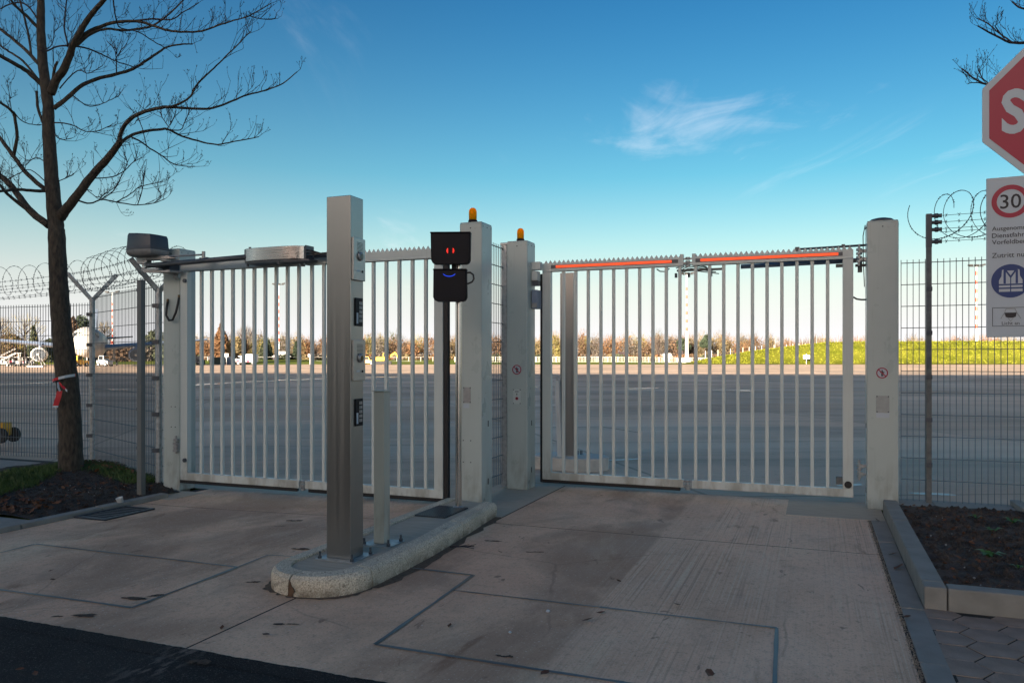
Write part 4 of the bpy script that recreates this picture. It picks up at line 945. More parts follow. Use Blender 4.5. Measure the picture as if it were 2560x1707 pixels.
for z0 in (-.055,-.030): b_.box(cxx-.071,cxx+.071,-.0094,-.0084,vz+z0,vz+z0+.010)
for sx in (-1,1): b_.box(cxx+sx*.036-.007,cxx+sx*.036+.007,-.0094,-.0084,vz-.018,vz+.078)
b_.build('vest_bands', M['blue'], bd)
f_ = MB(); zf = ZT_-.912; x0, x1 = X0+.036, X0+.256
for a,b,c,d in ((x0,x1,zf-.003,zf),(x0,x1,zf-.132,zf-.129),(x0,x0+.003,zf-.129,zf-.003),(x1-.003,x1,zf-.129,zf-.003)): f_.box(a,b,-.0066,-.0052,c,d)
f_.build('pictogram_frame', M['ink'], bd)
c_ = MB(); cz = zf-.045
c_.add([(cxx+a,-.0062,cz+b) for a,b in ((-.036,.008),(.036,.008),(.030,-.022),(.012,-.028),(-.012,-.028),(-.030,-.022))], [tuple(range(5,-1,-1))])
for a,b,c,d in ((-.036,.010,-.026,.036),(-.026,.036,.026,.036),(.026,.036,.036,.010),(-.036,.008,-.060,-.035),(.036,.008,.060,-.035),(-.016,-.03,0,-.052),(.016,-.03,0,-.052)):
    c_.bar((cxx+a,-.0062,cz+b),(cxx+c,-.0062,cz+d),.001,.0048,(0,1,0))
c_.build('car_pictogram', M['ink'], bd)
link('caption', text_mesh('Licht an', M['ink'], 'caption', cxx, zf-.122, .105, None, .001, -.0062, True), bd)

# ================================================================== TREES IN FRONT
class Limb: pass
def tree_from(label, branches, Y0, cs, twig_density=1.0, seed=3, name='bare_tree', base=None):
    rnd = random.Random(seed); root = thing(name, label, 'tree', base); inv = -Vector(base); done = {}; twigs = MB()
    for nm, parent, px, r0, r1, dep in branches:
        px = [(x/cs, y/cs) for x,y in px]; n = len(px); y0 = Y0
        if parent:
            pp = done[parent]; j = min(range(len(pp[0])), key=lambda i: (pp[0][i][0]-px[0][0])**2+(pp[0][i][1]-px[0][1])**2); y0 = pp[1][j].y
        # Catmull-Rom subdivision with a little jitter
        fine = []
        for i in range(n-1):
            p0 = Vector(px[max(i-1,0)]); p1 = Vector(px[i]); p2 = Vector(px[i+1]); p3 = Vector(px[min(i+2,n-1)]); sub = 4 if n < 14 else 3
            for k in range(sub):
                t_ = k/sub; fine.append(.5*((2*p1)+(-p0+p2)*t_+(2*p0-5*p1+4*p2-p3)*t_*t_+(-p0+3*p1-3*p2+p3)*t_**3))
        fine.append(Vector(px[-1])); N = len(fine); pts = []; rad = []
        for i, p in enumerate(fine):
            f = i/(N-1); yy = y0 + dep*f**1.2; j_ = 0 if i in (0,) else 1.2
            q_ = at_y(p.x + rnd.uniform(-.5,.5)*j_, p.y + rnd.uniform(-.5,.5)*j_, yy); pts.append(q_)
            rad.append((r0+(r1-r0)*f)/cs*yy/FPX*(1+.10*noise.noise(Vector((i*.7,r0,n)))))
        done[nm] = ([(p.x,p.y) for p in fine], pts)
        sides = 12 if r0 > 20 else (7 if r0 > 8 else 5)
        MB().tube([p+inv for p in pts], rad, sides).build('trunk' if parent is None else 'branch', M['bark'] if r0 > 7 else M['twig'], root, smooth=True)
        if parent is None: continue
        # twigs, mostly turning upwards, forked at the tips
        Ltot = sum((pts[i+1]-pts[i]).length for i in range(N-1)); cnt = int(Ltot*9*twig_density*(1.0 if r0 < 13 else .45))+2
        def sprout(p, d, L, r, lvl):
            q_ = [p]; dd = d.normalized()
            for k in range(3):
                dd = (dd + Vector((rnd.uniform(-.35,.35), rnd.uniform(-.35,.35), rnd.uniform(-.05,.38)))).normalized(); q_.append(q_[-1]+dd*L/3)
            twigs.tube([v+inv for v in q_], [r, r*.85, r*.7, r*.5], 4)
            if lvl > 0:
                for k in range(rnd.choice((2,2,3))):
                    b0 = q_[rnd.choice((1,2,2,3))]; sprout(b0, dd + Vector((rnd.uniform(-.9,.9), rnd.uniform(-.7,.7), rnd.uniform(-.1,.8))), L*rnd.uniform(.35,.6), max(.0016, r*.65), lvl-1)
            else:
                for k in range(2): e_ = q_[-1]; twigs.tube([e_+inv, e_+inv+(dd+Vector((rnd.uniform(-1,1),rnd.uniform(-1,1),rnd.uniform(-.3,1)))).normalized()*.022], [.0026,.0018], 3)
        for c in range(cnt):
            f = rnd.uniform(.28 if r0 > 10 else .12, 1.0)**.8; i = min(N-2, int(f*(N-1))); p = pts[i]; d = (pts[i+1]-pts[max(i-1,0)]).normalized()
            side = Vector((rnd.uniform(-1,1), rnd.uniform(-.8,.8), rnd.uniform(-.35,1.1)))
            sprout(p, d*.8+side, rnd.uniform(.10,.36), rnd.uniform(.0026,.0042), rnd.choice((0,1,1,2)))
        sprout(pts[-1], (pts[-1]-pts[-3]), .15, .003, 2)
    stuff(twigs.build('twigs', M['twig'], root)); return root
k1 = 2.6136
tb = [('T',None,[(465,3100),(462,2950),(458,2820),(448,2600),(430,2400),(414,2250),(400,2104),(388,1950),(382,1811),(374,1650),(369,1520),(366,1470),(350,1300),(335,1150),(327,1000),(318,850),(315,700),(296,550),(278,400),(270,250),(266,100),(268,0),(262,-200),(255,-450),(250,-700)],75,14,.5),
 ('R1','T',[(395,1420),(430,1370),(480,1310),(600,1150),(700,1040),(775,940),(785,915)],34,17,-.7),
 ('R1a','R1',[(780,930),(790,870),(830,800),(920,740),(1050,705),(1110,700)],15,10,-.5),
 ('R1a1','R1a',[(1110,700),(1180,675),(1245,630),(1280,565),(1350,490),(1415,430),(1500,345),(1590,255),(1640,205)],8,3,-.5),
 ('R1a2','R1a',[(1100,700),(1220,708),(1350,712),(1430,695),(1520,660),(1620,620),(1740,590),(1850,545),(1940,470)],9,3,.4),
 ('R1b','R1',[(785,935),(850,890),(930,862),(1060,845),(1100,848),(1190,890),(1290,920),(1420,945),(1530,925),(1690,895)],11,3,.8),
 ('R1b1','R1b',[(1100,848),(1180,850),(1210,790),(1240,720)],4,2.5,.3), ('R1c','R1b',[(860,900),(910,920),(980,970),(1060,1020),(1130,1070),(1200,1085),(1275,1090)],6,2.5,.5),
 ('R1b2','R1b',[(960,960),(935,860),(905,780),(880,810)],3,2.5,-.2), ('R1b3','R1b',[(1105,835),(1060,770),(1045,730)],3,2.5,.2), ('R1b4','R1b',[(1110,820),(1140,760),(1150,720)],3,2.5,-.2),
 ('R1d','R1',[(620,1165),(740,1155),(820,1110),(870,1060),(930,1030)],4,2.5,.5), ('R1e','R1',[(510,1310),(590,1330),(660,1305),(760,1320),(880,1340),(1000,1330),(1080,1300)],6,2.5,.7),
 ('e1','R1e',[(660,1305),(740,1250),(790,1160),(830,1070),(810,1000)],4,2.5,.3), ('e2','R1e',[(760,1320),(850,1270),(920,1220),(1060,1190)],4,2.5,-.3), ('e3','R1e',[(900,1335),(930,1240),(945,1120)],3.5,2.5,.2), ('e4','R1e',[(1000,1330),(1050,1290),(1035,1230)],3,2.5,.2),('e5','R1e',[(600,1250),(570,1240),(640,1290),(700,1260)],3,2.5,.2),
 ('R2','T',[(350,710),(440,640),(520,570),(620,520),(760,485),(870,450),(960,395),(1040,340),(1100,305),(1200,290),(1260,290)],15,4,.6), ('R2a','R2',[(470,620),(520,660),(570,692),(640,690),(710,660),(775,630)],4,2.5,.4),
 ('R2b','R2',[(760,485),(760,400),(750,330),(700,270)],4,2.5,.3), ('R2c','R2',[(750,400),(790,330),(830,290)],3,2.5,-.2),
 ('R3','T',[(330,610),(370,520),(420,450),(460,350),(480,290),(530,200),(600,90),(680,0),(740,-90),(790,-220)],28,10,-.8),
 ('R3a','R3',[(490,290),(560,220),(700,160),(820,140),(920,145),(1000,170),(1100,200),(1200,210),(1320,205),(1420,170),(1530,135),(1630,105),(1770,25)],12,3,-.6),
 ('R3b','R3',[(500,300),(600,220),(700,190),(800,200),(900,190),(980,175),(1060,130),(1130,70),(1200,0),(1240,-60)],9,4,.7),
 ('R3c','R3',[(730,-60),(745,40),(760,130),(790,185),(900,210),(1000,270),(1090,320)],5,3,.6), ('R3d','R3',[(470,300),(580,320),(680,365),(780,410),(880,440)],6,3,.4),
 ('R3e','R3',[(450,300),(370,305),(310,335)],6,5,.2), ('R3f','R3',[(445,300),(420,180),(430,60),(440,-30)],6,4,.5), ('R3g','R3a',[(860,140),(1000,125),(1120,130),(1200,80),(1300,20)],6,3,-.3), ('stub','T',[(345,620),(350,480),(375,405)],10,8,-.1),
 ('R3h','R3a',[(1630,105),(1700,125),(1790,125),(1805,95)],3.5,2.5,.2),
 ('L1','T',[(320,1475),(210,1390),(130,1290),(60,1200),(0,1150),(-80,1080),(-220,1000)],24,14,.7), ('L1b','L1',[(200,1390),(100,1310),(40,1260),(0,1210),(-90,1130)],12,7,-.4), ('L2','T',[(310,1250),(200,1245),(100,1240),(0,1250),(-160,1230)],11,8,-.8),
 ('L3','T',[(300,1240),(180,1140),(110,1050),(50,970),(0,900),(-70,830),(-160,700)],15,10,.6), ('L3a','L3',[(90,1015),(110,900),(95,760),(70,720),(0,670),(-60,640)],11,7,-.4), ('L3b','L3a',[(90,730),(130,780),(190,810),(260,820)],4,2.5,.3), ('L3c','L3a',[(75,720),(65,660),(60,610)],3,2.5,.1),
 ('L4','T',[(280,560),(180,470),(100,420),(0,365),(-100,310),(-200,250)],15,10,-.6), ('L5','T',[(265,430),(180,340),(90,260),(0,190),(-80,130)],12,8,.7), ('L6','T',[(260,530),(150,400),(60,340),(0,300),(-80,240)],8,5,.4),
 ('L7','L5',[(205,370),(190,250),(150,80),(130,0),(120,-80)],8,5,.3), ('L8','T',[(255,190),(180,110),(120,60),(60,-10),(0,-60)],11,6,-.4), ('L9','T',[(285,810),(250,720),(240,600)],10,8,.15),
 ('L10','T',[(260,150),(200,60),(140,20),(60,30),(0,60)],6,4,.5),
 ('M1','T',[(340,800),(440,810),(500,830),(560,860),(640,855),(730,815)],4.5,2.5,-.5), ('M2','T',[(350,860),(390,910),(470,905)],3.5,2.5,-.3), ('M3','R3',[(390,580),(460,500),(520,460),(580,480),(670,430)],4.5,2.5,-.4), ('M4','T',[(370,1190),(440,1160),(480,1135)],3.5,2.5,-.2), ('M5','T',[(300,1190),(200,1110),(130,1130),(60,1170)],3.5,2.5,-.3), ('M6','T',[(300,1060),(230,1030),(170,1080)],3.5,2.5,.3),
 ('M7','R3',[(440,310),(470,230),(440,190)],3,2.5,.2),('M8','T',[(290,330),(340,290),(360,190)],3.5,2.5,.2)]
tree_from('bare tree with dark furrowed trunk at left', tb, 9.38, k1, 1.0, 3, base=(-5.31,9.38,-.02))
# second tree, its trunk outside the frame at the right
tb2 = [('T',None,[(2790,1180),(2788,1000),(2775,700),(2770,400),(2765,150),(2760,-200)],26,9,.2), ('A','T',[(2768,260),(2680,170),(2600,112),(2558,108),(2525,106),(2480,85),(2445,66)],6,1.6,-.5), ('A1','A',[(2530,106),(2500,85),(2470,60),(2442,46)],2,1.2,.2), ('A2','A',[(2510,95),(2490,70),(2488,65)],1.6,1.2,-.2),
 ('B','T',[(2772,420),(2680,330),(2590,250),(2520,218),(2478,214),(2440,200),(2405,172)],6,1.5,.5), ('B1','B',[(2478,214),(2455,195),(2446,172)],1.6,1.2,.2), ('B2','B',[(2460,210),(2435,207),(2420,210)],1.5,1.1,.2), ('C','T',[(2766,160),(2690,60),(2600,26),(2555,22),(2530,5)],5,1.6,.3), ('D','B',[(2560,235),(2520,200),(2500,192)],1.8,1.2,-.3)]
tree_from('bare twigs reaching in behind the stop sign', tb2, 9.6, 1.0, .8, 8, base=((2790-1280)/FPX*9.6,9.6,0))
# barrier tape tied round the trunk
bt = thing('barrier_tape', 'red and white barrier tape tied round the bare tree', 'tape', at_y(160,950,9.15)-Vector((0,0,0)))
o0 = Vector(bt.location); C_ = at_y(161,945,9.385)
def tape(pts, wd, mats):
    for i in range(len(pts)-1):
        a, b = Vector(pts[i]), Vector(pts[i+1]); n = Vector((0,0,wd/2)) if abs((b-a).normalized().z) < .7 else Vector((wd/2,.01,0))
        m2 = MB(); m2.add([a-n-o0,b-n-o0,b+n-o0,a+n-o0], [(0,1,2,3)]); o = m2.build('tape_piece', mats[i % len(mats)], bt); so = o.modifiers.new('t','SOLIDIFY'); so.thickness = .001
M['tape_red'] = material('tape_red', (.55,.02,.03), .4, 0, .2, 9); M['tape_white'] = material('tape_white', (.55,.60,.64), .4, 0, .1, 9)
rt = .118
tape([C_+Vector((rt*1.08*cos(R(a)), rt*1.08*sin(R(a)), .035*cos(R(a)))) for a in range(-180,181,30)], .032, [M['tape_red'],M['tape_red'],M['tape_red'],M['tape_white'],M['tape_white'],M['tape_white']])
tape([at_y(145,955,9.24),at_y(146,968,9.23),at_y(150,978,9.23)], .012, [M['tape_white']])
tape([at_y(149,977,9.23),at_y(146,992,9.225),at_y(139,1014,9.22),at_y(138,1018,9.22)], .055, [M['tape_red'],M['tape_red'],M['tape_white']])
tape([at_y(147,956,9.23),at_y(155,964,9.225),at_y(163,973,9.225),at_y(168,977,9.23)], .026, [M['tape_red'],M['tape_red'],M['tape_white']])

# ================================================================== BACKGROUND BEYOND THE APRON
def mast(label, u, Y, vtop, heads=3, band=(0.30,0.88)):
    X = (u-1280)/FPX*Y; H = CAM_H+(HOR-vtop)*Y/FPX
    o = thing('floodlight_mast', label, 'mast', (X,Y,-.1), 0, 'floodlight masts round the apron')
    z = 0; segs = 22; 
    def rad(f): return .62-.14*min(1,f/.32) if f < .32 else .30-.12*(f-.32)/.68
    for i in range(segs):
        f0, f1 = i/segs, (i+1)/segs; red = band[0] < f0 < band[1] and i % 2 == 0
        MB().cyl((0,0,H*f0),(0,0,H*f1),rad(f0+.001),rad(f1-.001),10).build('mast_section', M['orange_band'] if red else M['white'], o)
    MB().box(-2.2,2.2,-.15,.15,H,H+.2).build('head_frame', M['tyre'], o)
    for i in range(heads):
        x = (i-(heads-1)/2)*(4.0/max(1,heads-1)); MB().bar((x-.7,-.2,H+.45),(x+.7,-.2,H+.45+(.25 if i == heads-1 else 0)),.7,.5).build('floodlight', M['tyre'], o)
    return o
m_ = mast('white mast with red bands behind the middle of the right gate', 1717, 262, 686)
MB().box(-3.2,1.0,-1.2,1.2,0,1.9).build('base_cabinet', M['white'], m_)
m_ = mast('white mast with red bands seen through the right mesh fence', 2441, 250, 666, band=(.35,.95)); MB().box(-.6,5.2,-1,1,0,1.5).build('base_cabinet', M['white'], m_)
mast('thin banded mast behind the left gate bars', 697, 330, 712, 3, (.2,.9)); mast('banded mast seen above the aircraft wing at left', 281, 300, 732, 2, (.2,.9))

def verge(X, Y): return -.12 + 1.25*sstep(Y, 209, 285)*(1-sstep(X, 40, 75))*sstep(X, -190, -150) + .06*noise.noise(Vector((X*.1,Y*.1,3)))
vx, vy = lin(-200,76,70), lin(208,320,20); mb = MB(); mb.add([(x,y,verge(x,y)) for y in vy for x in vx], [(j*71+i,j*71+i+1,(j+1)*71+i+1,(j+1)*71+i) for j in range(20) for i in range(70)])
o = mb.build('grass_verge', M['field'], None, True); o['kind'] = 'structure'
# grass bank on the right
def bank_h(X, Y):
    pts = ((44,0),(54,.25),(62,1.9),(74,3.8),(86,5.2),(95,6.1),(130,6.3),(400,6.4)); h = 0
    for (a,ha),(b,hb) in zip(pts[:-1], pts[1:]):
        if a <= X <= b: h = ha+(hb-ha)*(X-a)/(b-a)
    return h*1.06*sstep(Y, 211.0, 233)*(1-sstep(Y, 240, 262)*.8) + noise.noise(Vector((X*.12,Y*.12,1)))*.22*min(1,h)
xs_ = lin(40,330,120); ys_ = lin(210,265,28)
mb = MB(); vs = [(x,y,bank_h(x,y)-.02) for y in ys_ for x in xs_]; n = len(xs_)
mb.add(vs, [(j*n+i,j*n+i+1,(j+1)*n+i+1,(j+1)*n+i) for j in range(len(ys_)-1) for i in range(n-1)])
o = mb.build('grass_bank', M['bank'], None, True); o['kind'] = 'structure'
mb = MB()
for i in range(9000):                                     # tussocks on the bank face
    x = rr(55,210); y = rr(211,238); z = bank_h(x,y)
    if z < .2: continue
    a = rr(0,pi); s2 = rr(.1,.3); h = rr(.12,.4); dx, dy = cos(a)*s2, sin(a)*s2; lx = rr(-.15,.15)
    mb.add([(x-dx,y-dy,z-.05),(x+dx,y+dy,z-.05),(x+lx,y+lx,z+h)], [(0,1,2)])
o = tag(stuff(mb.build('bank_grass', M['bank'])), 'rough yellow green grass covering the bank', 'grass')
def post_fence(label, pts, h, step, mat, name='boundary_fence', grp=None, pr=.06, mesh=True, rails=True):
    o = thing(name, label, 'fence', (pts[0][0],pts[0][1],0), 0, grp); o0_ = Vector((pts[0][0],pts[0][1],0)); pm = MB().box(-pr,pr,-pr,pr,0,h).mesh('post', mat)
    for a, b in zip(pts[:-1], pts[1:]):
        a, b = Vector(a), Vector(b); L = (b-a).length; k = int(L/step)
        for i in range(k): p = a.lerp(b, i/k); q_ = link('post', pm, o); q_.location = (p.x-o0_.x, p.y-o0_.y, p.z)
        r_ = MB()
        for zz in ((.12,h-.06) if rails else ()): r_.bar(a+Vector((0,0,zz))-o0_, b+Vector((0,0,zz))-o0_, .03, .035)
        if mesh:
            for i in range(int(L/.45)): p = a.lerp(b, i/int(L/.45))-o0_; r_.box(p.x-.03,p.x+.03,p.y-.02,p.y+.02,p.z+.1,p.z+h)
        if r_.v: r_.build('rail', mat, o)
    return o
M['fence_white'] = material('fence_white', (.60,.58,.52), .6)
post_fence('low white picket fence along the far apron edge', [(-18,246,.45),(30,246,.45),(66,246,.1)], 1.75, 3.2, M['fence_white'])
post_fence('low pale fence along the field behind the left gate', [(-110,262,.7),(-22,256,.6)], 1.5, 4.0, M['fence_white'], mesh=False, pr=.04)
post_fence('tall pale post fence along the top of the grass bank', [(x, 250, bank_h(x,250)*.9) for x in (62,80,100,130,170,215)], 3.0, 2.0, M['fence_white'], pr=.05, mesh=False, rails=False)
for i, u in enumerate((1938,1975,2006,2024,2041,2060,2094,2147,2290,2350)):
    X = (u-1280)/FPX*246; h = rr(8.2,9.6); o = tag(MB().tube([(0,0,2),(0,0,h)], [.10,.07], 6).build('light_pole', M['cast']), '%s slim pole from the left on the grass bank' % ('first','second','third','fourth','fifth','sixth','seventh','eighth','ninth','tenth')[i], 'pole', 'slim poles along the bank'); o.location = (X,246,0)
bs = thing('bank_sign', 'small white board on a stake on the grass bank', 'sign', ((2016-1280)/FPX*214,214,0)); MB().box(-.05,.05,-.05,.05,0,2.9).build('stake', M['white'], bs); MB().box(-.9,.9,-.12,-.05,1.5,2.5).build('board', M['white'], bs, bevel=.1)

# woodland behind: one far mass, plus the trees that stand out of it
def mk_leaf(nm, c, v=.35): return material(nm, tuple(q_*(1-v) for q_ in c), .9, 0, .3, .6, col2=tuple(q_*(1+v) for q_ in c))
WM = [mk_leaf('wood_brown',(.088,.052,.028)), mk_leaf('wood_rust',(.125,.062,.025)), mk_leaf('wood_ochre',(.115,.086,.038)), mk_leaf('wood_green',(.042,.050,.024)), mk_leaf('wood_grey',(.085,.070,.055)), mk_leaf('wood_dark',(.022,.035,.016)), mk_leaf('wood_yellow',(.13,.108,.030))]
def crown(mb, c, rx, ry, rz, n, size, rnd, shape='round', spray=False):
    for i in range(n):
        while True:
            p = Vector((rnd.uniform(-1,1), rnd.uniform(-1,1), rnd.uniform(-1,1)))
            if p.length < 1: break
        if shape == 'cone': k = (1-(p.z+1)/2)**.8; p.x *= k*1.25; p.y *= k*1.25
        elif p.length < .45: p *= 1.6
        q_ = Vector(c)+Vector((p.x*rx, p.y*ry, p.z*rz)); s2 = size*rnd.uniform(.5,1.3)
        a = Vector((rnd.uniform(-1,1), rnd.uniform(-1,1), rnd.uniform(-1,1))).normalized(); b = a.orthogonal().normalized()
        if spray: d = (Vector((p.x*.6,p.y*.6,abs(p.z)*.5+.5))).normalized(); b = d.cross(a).normalized()*s2*.05; mb.add([q_-b, q_+b, q_+d*s2*1.9], [(0,1,2)])
        else: mb.add([q_-a*s2*.6-b*s2*.3, q_+a*s2*.6-b*s2*.4, q_+b*s2*.7], [(0,1,2)])
rnd = random.Random(21); mb = MB(); tk = MB()
for row, (Y, n, hh) in enumerate(((330,66,1.0),(350,66,1.12),(372,60,1.22))):
    for i in range(n):
        u = 380 + (2750-380)*(i+rnd.uniform(-.3,.3))/n; X = (u-1280)/FPX*Y
        if u > 1950: hh2 = .88
        else: hh2 = 1
        h = rnd.uniform(7.6,11.8)*hh*hh2; w_ = rnd.uniform(2.2,5.2); mb.cur = rnd.choice((0,0,1,1,1,2,4,4,3,6)) if u < 1750 else rnd.choice((0,1,1,2,4,4))
        crown(mb, (X,Y+rnd.uniform(-5,5),h*.5), w_, 2.5, h*.5, 560, .62, rnd); crown(mb, (X,Y,h*.62), w_*1.05, 2.5, h*.48, 420, 1.0, rnd, spray=True)
        mb.cur = 4; mb.tube([(X,Y,-.2),(X+rnd.uniform(-.4,.4),Y,h*.8)], [.22,.06], 4)
for i in range(130):
    u = 380+(2750-380)*i/130; Y = 318+rnd.uniform(-6,6); X = (u-1280)/FPX*Y; mb.cur = rnd.choice((0,1,2,3,4)); crown(mb, (X,Y,1.2), 3.2, 1.5, 2.4, 200, .9, rnd)
o = tag(stuff(mb.build('far_wood', WM)), 'far belt of bare brown and rust coloured trees on the horizon', 'wood')
def lone(label, u, Y, vtop, wpx, kind, mi, grp='trees that stand out along the horizon'):
    H = CAM_H+(HOR-vtop)*Y/FPX; w_ = wpx*Y/FPX/2; X = (u-1280)/FPX*Y; o = thing('distant_tree', label, 'tree', (X,Y,-.1), 0, grp); r_ = random.Random(int(u))
    m2 = MB(); m2.tube([(0,0,0),(.1,0,H*.5),(0,0,H*.93)], [.28,.18,.05], 6)
    if kind == 'bare':
        for k in range(26):
            z = H*r_.uniform(.25,.8); a = r_.uniform(0,2*pi); q_ = Vector((0,0,z)); e_ = Vector((cos(a)*w_*r_.uniform(.5,1), sin(a)*w_*.6, min(H, z+H*r_.uniform(.15,.4)))); m2.tube([q_, q_.lerp(e_,.5)+Vector((0,0,-.2)), e_], [.09,.06,.025], 4)
    m2.build('trunk', M['twig'] if kind != 'lit' else WM[4], o); c_ = MB()
    if kind == 'cone': crown(c_, (0,0,H*.53), w_, w_, H*.47, 1500, .75, r_, 'cone')
    elif kind == 'bare': crown(c_, (0,0,H*.6), w_, w_*.8, H*.4, 900, .9, r_, spray=True)
    elif kind == 'pine':
        for k in range(7): crown(c_, (r_.uniform(-.5,.5)*w_, r_.uniform(-.4,.4)*w_, H*r_.uniform(.6,.9)), w_*.55, w_*.5, H*.12, 260, .7, r_)
    else: crown(c_, (0,0,H*.5), w_, w_*.8, H*.5, 1300, .8, r_)
    c_.build('crown', WM[mi], o); return o
lone('rust tinted spruce behind the left gate bars', 553, 235, 806, 52, 'cone', 1); lone('pale bare tree right of the rust tinted spruce', 615, 235, 817, 52, 'bare', 4); lone('brown bushy tree below the pale bare tree', 590, 232, 842, 44, 'round', 2)
lone('dark umbrella pine left of the banded mast at middle right', 1706, 320, 842, 44, 'pine', 5); lone('dark taller pine right of the banded mast at middle right', 1762, 318, 834, 32, 'pine', 5); lone('wispy bare tree rising over the wood behind the right gate', 1645, 322, 838, 34, 'bare', 4)
lone('dark evergreen peeking over the aircraft nose', 205, 250, 786, 52, 'round', 5); lone('dark green tree behind the aircraft wing near the left post', 392, 262, 822, 64, 'round', 3); lone('bare russet tree behind the aircraft wing', 262, 262, 806, 44, 'bare', 2)
lone('bare yellowish tree at the left frame edge', 62, 240, 788, 96, 'bare', 6); lone('small dark conifer left of the bare trunk', 84, 238, 812, 30, 'cone', 3); lone('brown bare tree at the very left edge', 2, 236, 792, 60, 'bare', 2); lone('dark round tree right behind the bare trunk', 180, 244, 790, 34, 'round', 0); lone('low russet shrub tree under the bare yellowish tree', 25, 246, 832, 70, 'round', 0); lone('olive shrub tree left of the aircraft nose', 128, 246, 846, 70, 'round', 3)
lone('small dark fir breaking the wood line behind the left gate', 672, 315, 848, 20, 'cone', 5); lone('dark fir right of the thin banded mast', 740, 318, 852, 18, 'cone', 5); lone('yellow leaved shrub tree behind the middle posts', 1400, 312, 866, 26, 'round', 6); lone('green fir in the wood behind the left gate', 656, 312, 858, 24, 'cone', 3)
for i in range(9):                                         # hedge behind the aircraft
    u = -30+i*56; lone('%s hedge bush from the left in the row behind the aircraft' % ('first','second','third','fourth','fifth','sixth','seventh','eighth','ninth')[i], u, 258+rr(-4,4), rr(858,868), 78, 'round', (0,3,4,0,2,3,0,4,3)[i], 'hedge behind the aircraft')
def house(label, u, Y, w_, h, col, roof):
    X = (u-1280)/FPX*Y; o = thing('distant_house', label, 'house', (X,Y,0), R(15))
    MB().box(-w_/2,w_/2,-3,3,0,h).build('wall', col, o); MB().prism([(-w_/2-.4,h),(w_/2+.4,h),(w_/2*.35,h+2.2),(-w_/2*.35,h+2.2)], -3.4,3.4,'y').build('roof', roof, o)
    for x in (-w_*.28,w_*.05,w_*.3): MB().box(x-.5,x+.5,-3.05,-2.98,1.2,2.4).build('window', M['glass'], o)
house('small white house half hidden by the wood behind the right gate', 1556, 326, 5, 2.2, M['cast'], M['twig']); house('pale roofed house in the wood right of the middle posts', 1404, 326, 5, 2.8, M['white'], M['cast']); house('low white hut at the wood edge behind the right gate', 1664, 324, 3.2, 1.6, M['white'], M['white']); house('dark framed house behind the left gate bars', 705, 318, 7, 2.4, M['twig'], M['cast'])

# parked aircraft seen nose-on
YP = 160; XP = (219-1280)/FPX*YP; pd = math.atan2(XP, -YP)
ac = thing('aircraft', 'white twin-engined airliner parked nose-on behind the left fence', 'aircraft', (XP,YP,0), math.atan2(-YP,-XP)+pi/2+R(-3))
# local -y points at the viewer, fuselage axis along y
def fus(mb, prof, zc_, n=28):
    vs = []
    for y, r_, dz in prof:
        for j in range(n): t_ = 2*pi*j/n; vs.append((r_*cos(t_), y, zc_+dz+r_*sin(t_)))
    k = len(prof); mb.add(vs, [(i*n+j, (i+1)*n+j, (i+1)*n+(j+1)%n, i*n+(j+1)%n) for i in range(k-1) for j in range(n)] + [tuple(range(n)), tuple((k-1)*n+j for j in range(n-1,-1,-1))])
ZC = 4.85
f_ = MB(); fus(f_, [(-7.6,.05,-.9),(-7.3,.8,-.8),(-6.6,1.5,-.65),(-5.4,2.2,-.4),(-3.8,2.8,-.15),(-1.8,3.1,0),(2,3.15,0),(20,3.15,0),(28,2.6,.4),(36,1.2,1.3),(40,.3,1.9)], ZC); bdy = f_.build('fuselage', M['alu'], ac, True)
for x in (-1.75,-.62,.62,1.75):
    MB().bar((x-.52,-5.2+abs(x)*.38,ZC+1.35),(x+.52,-5.2+abs(x)*.38,ZC+1.35),.5,.95).build('cockpit_window', M['glass'], bdy)
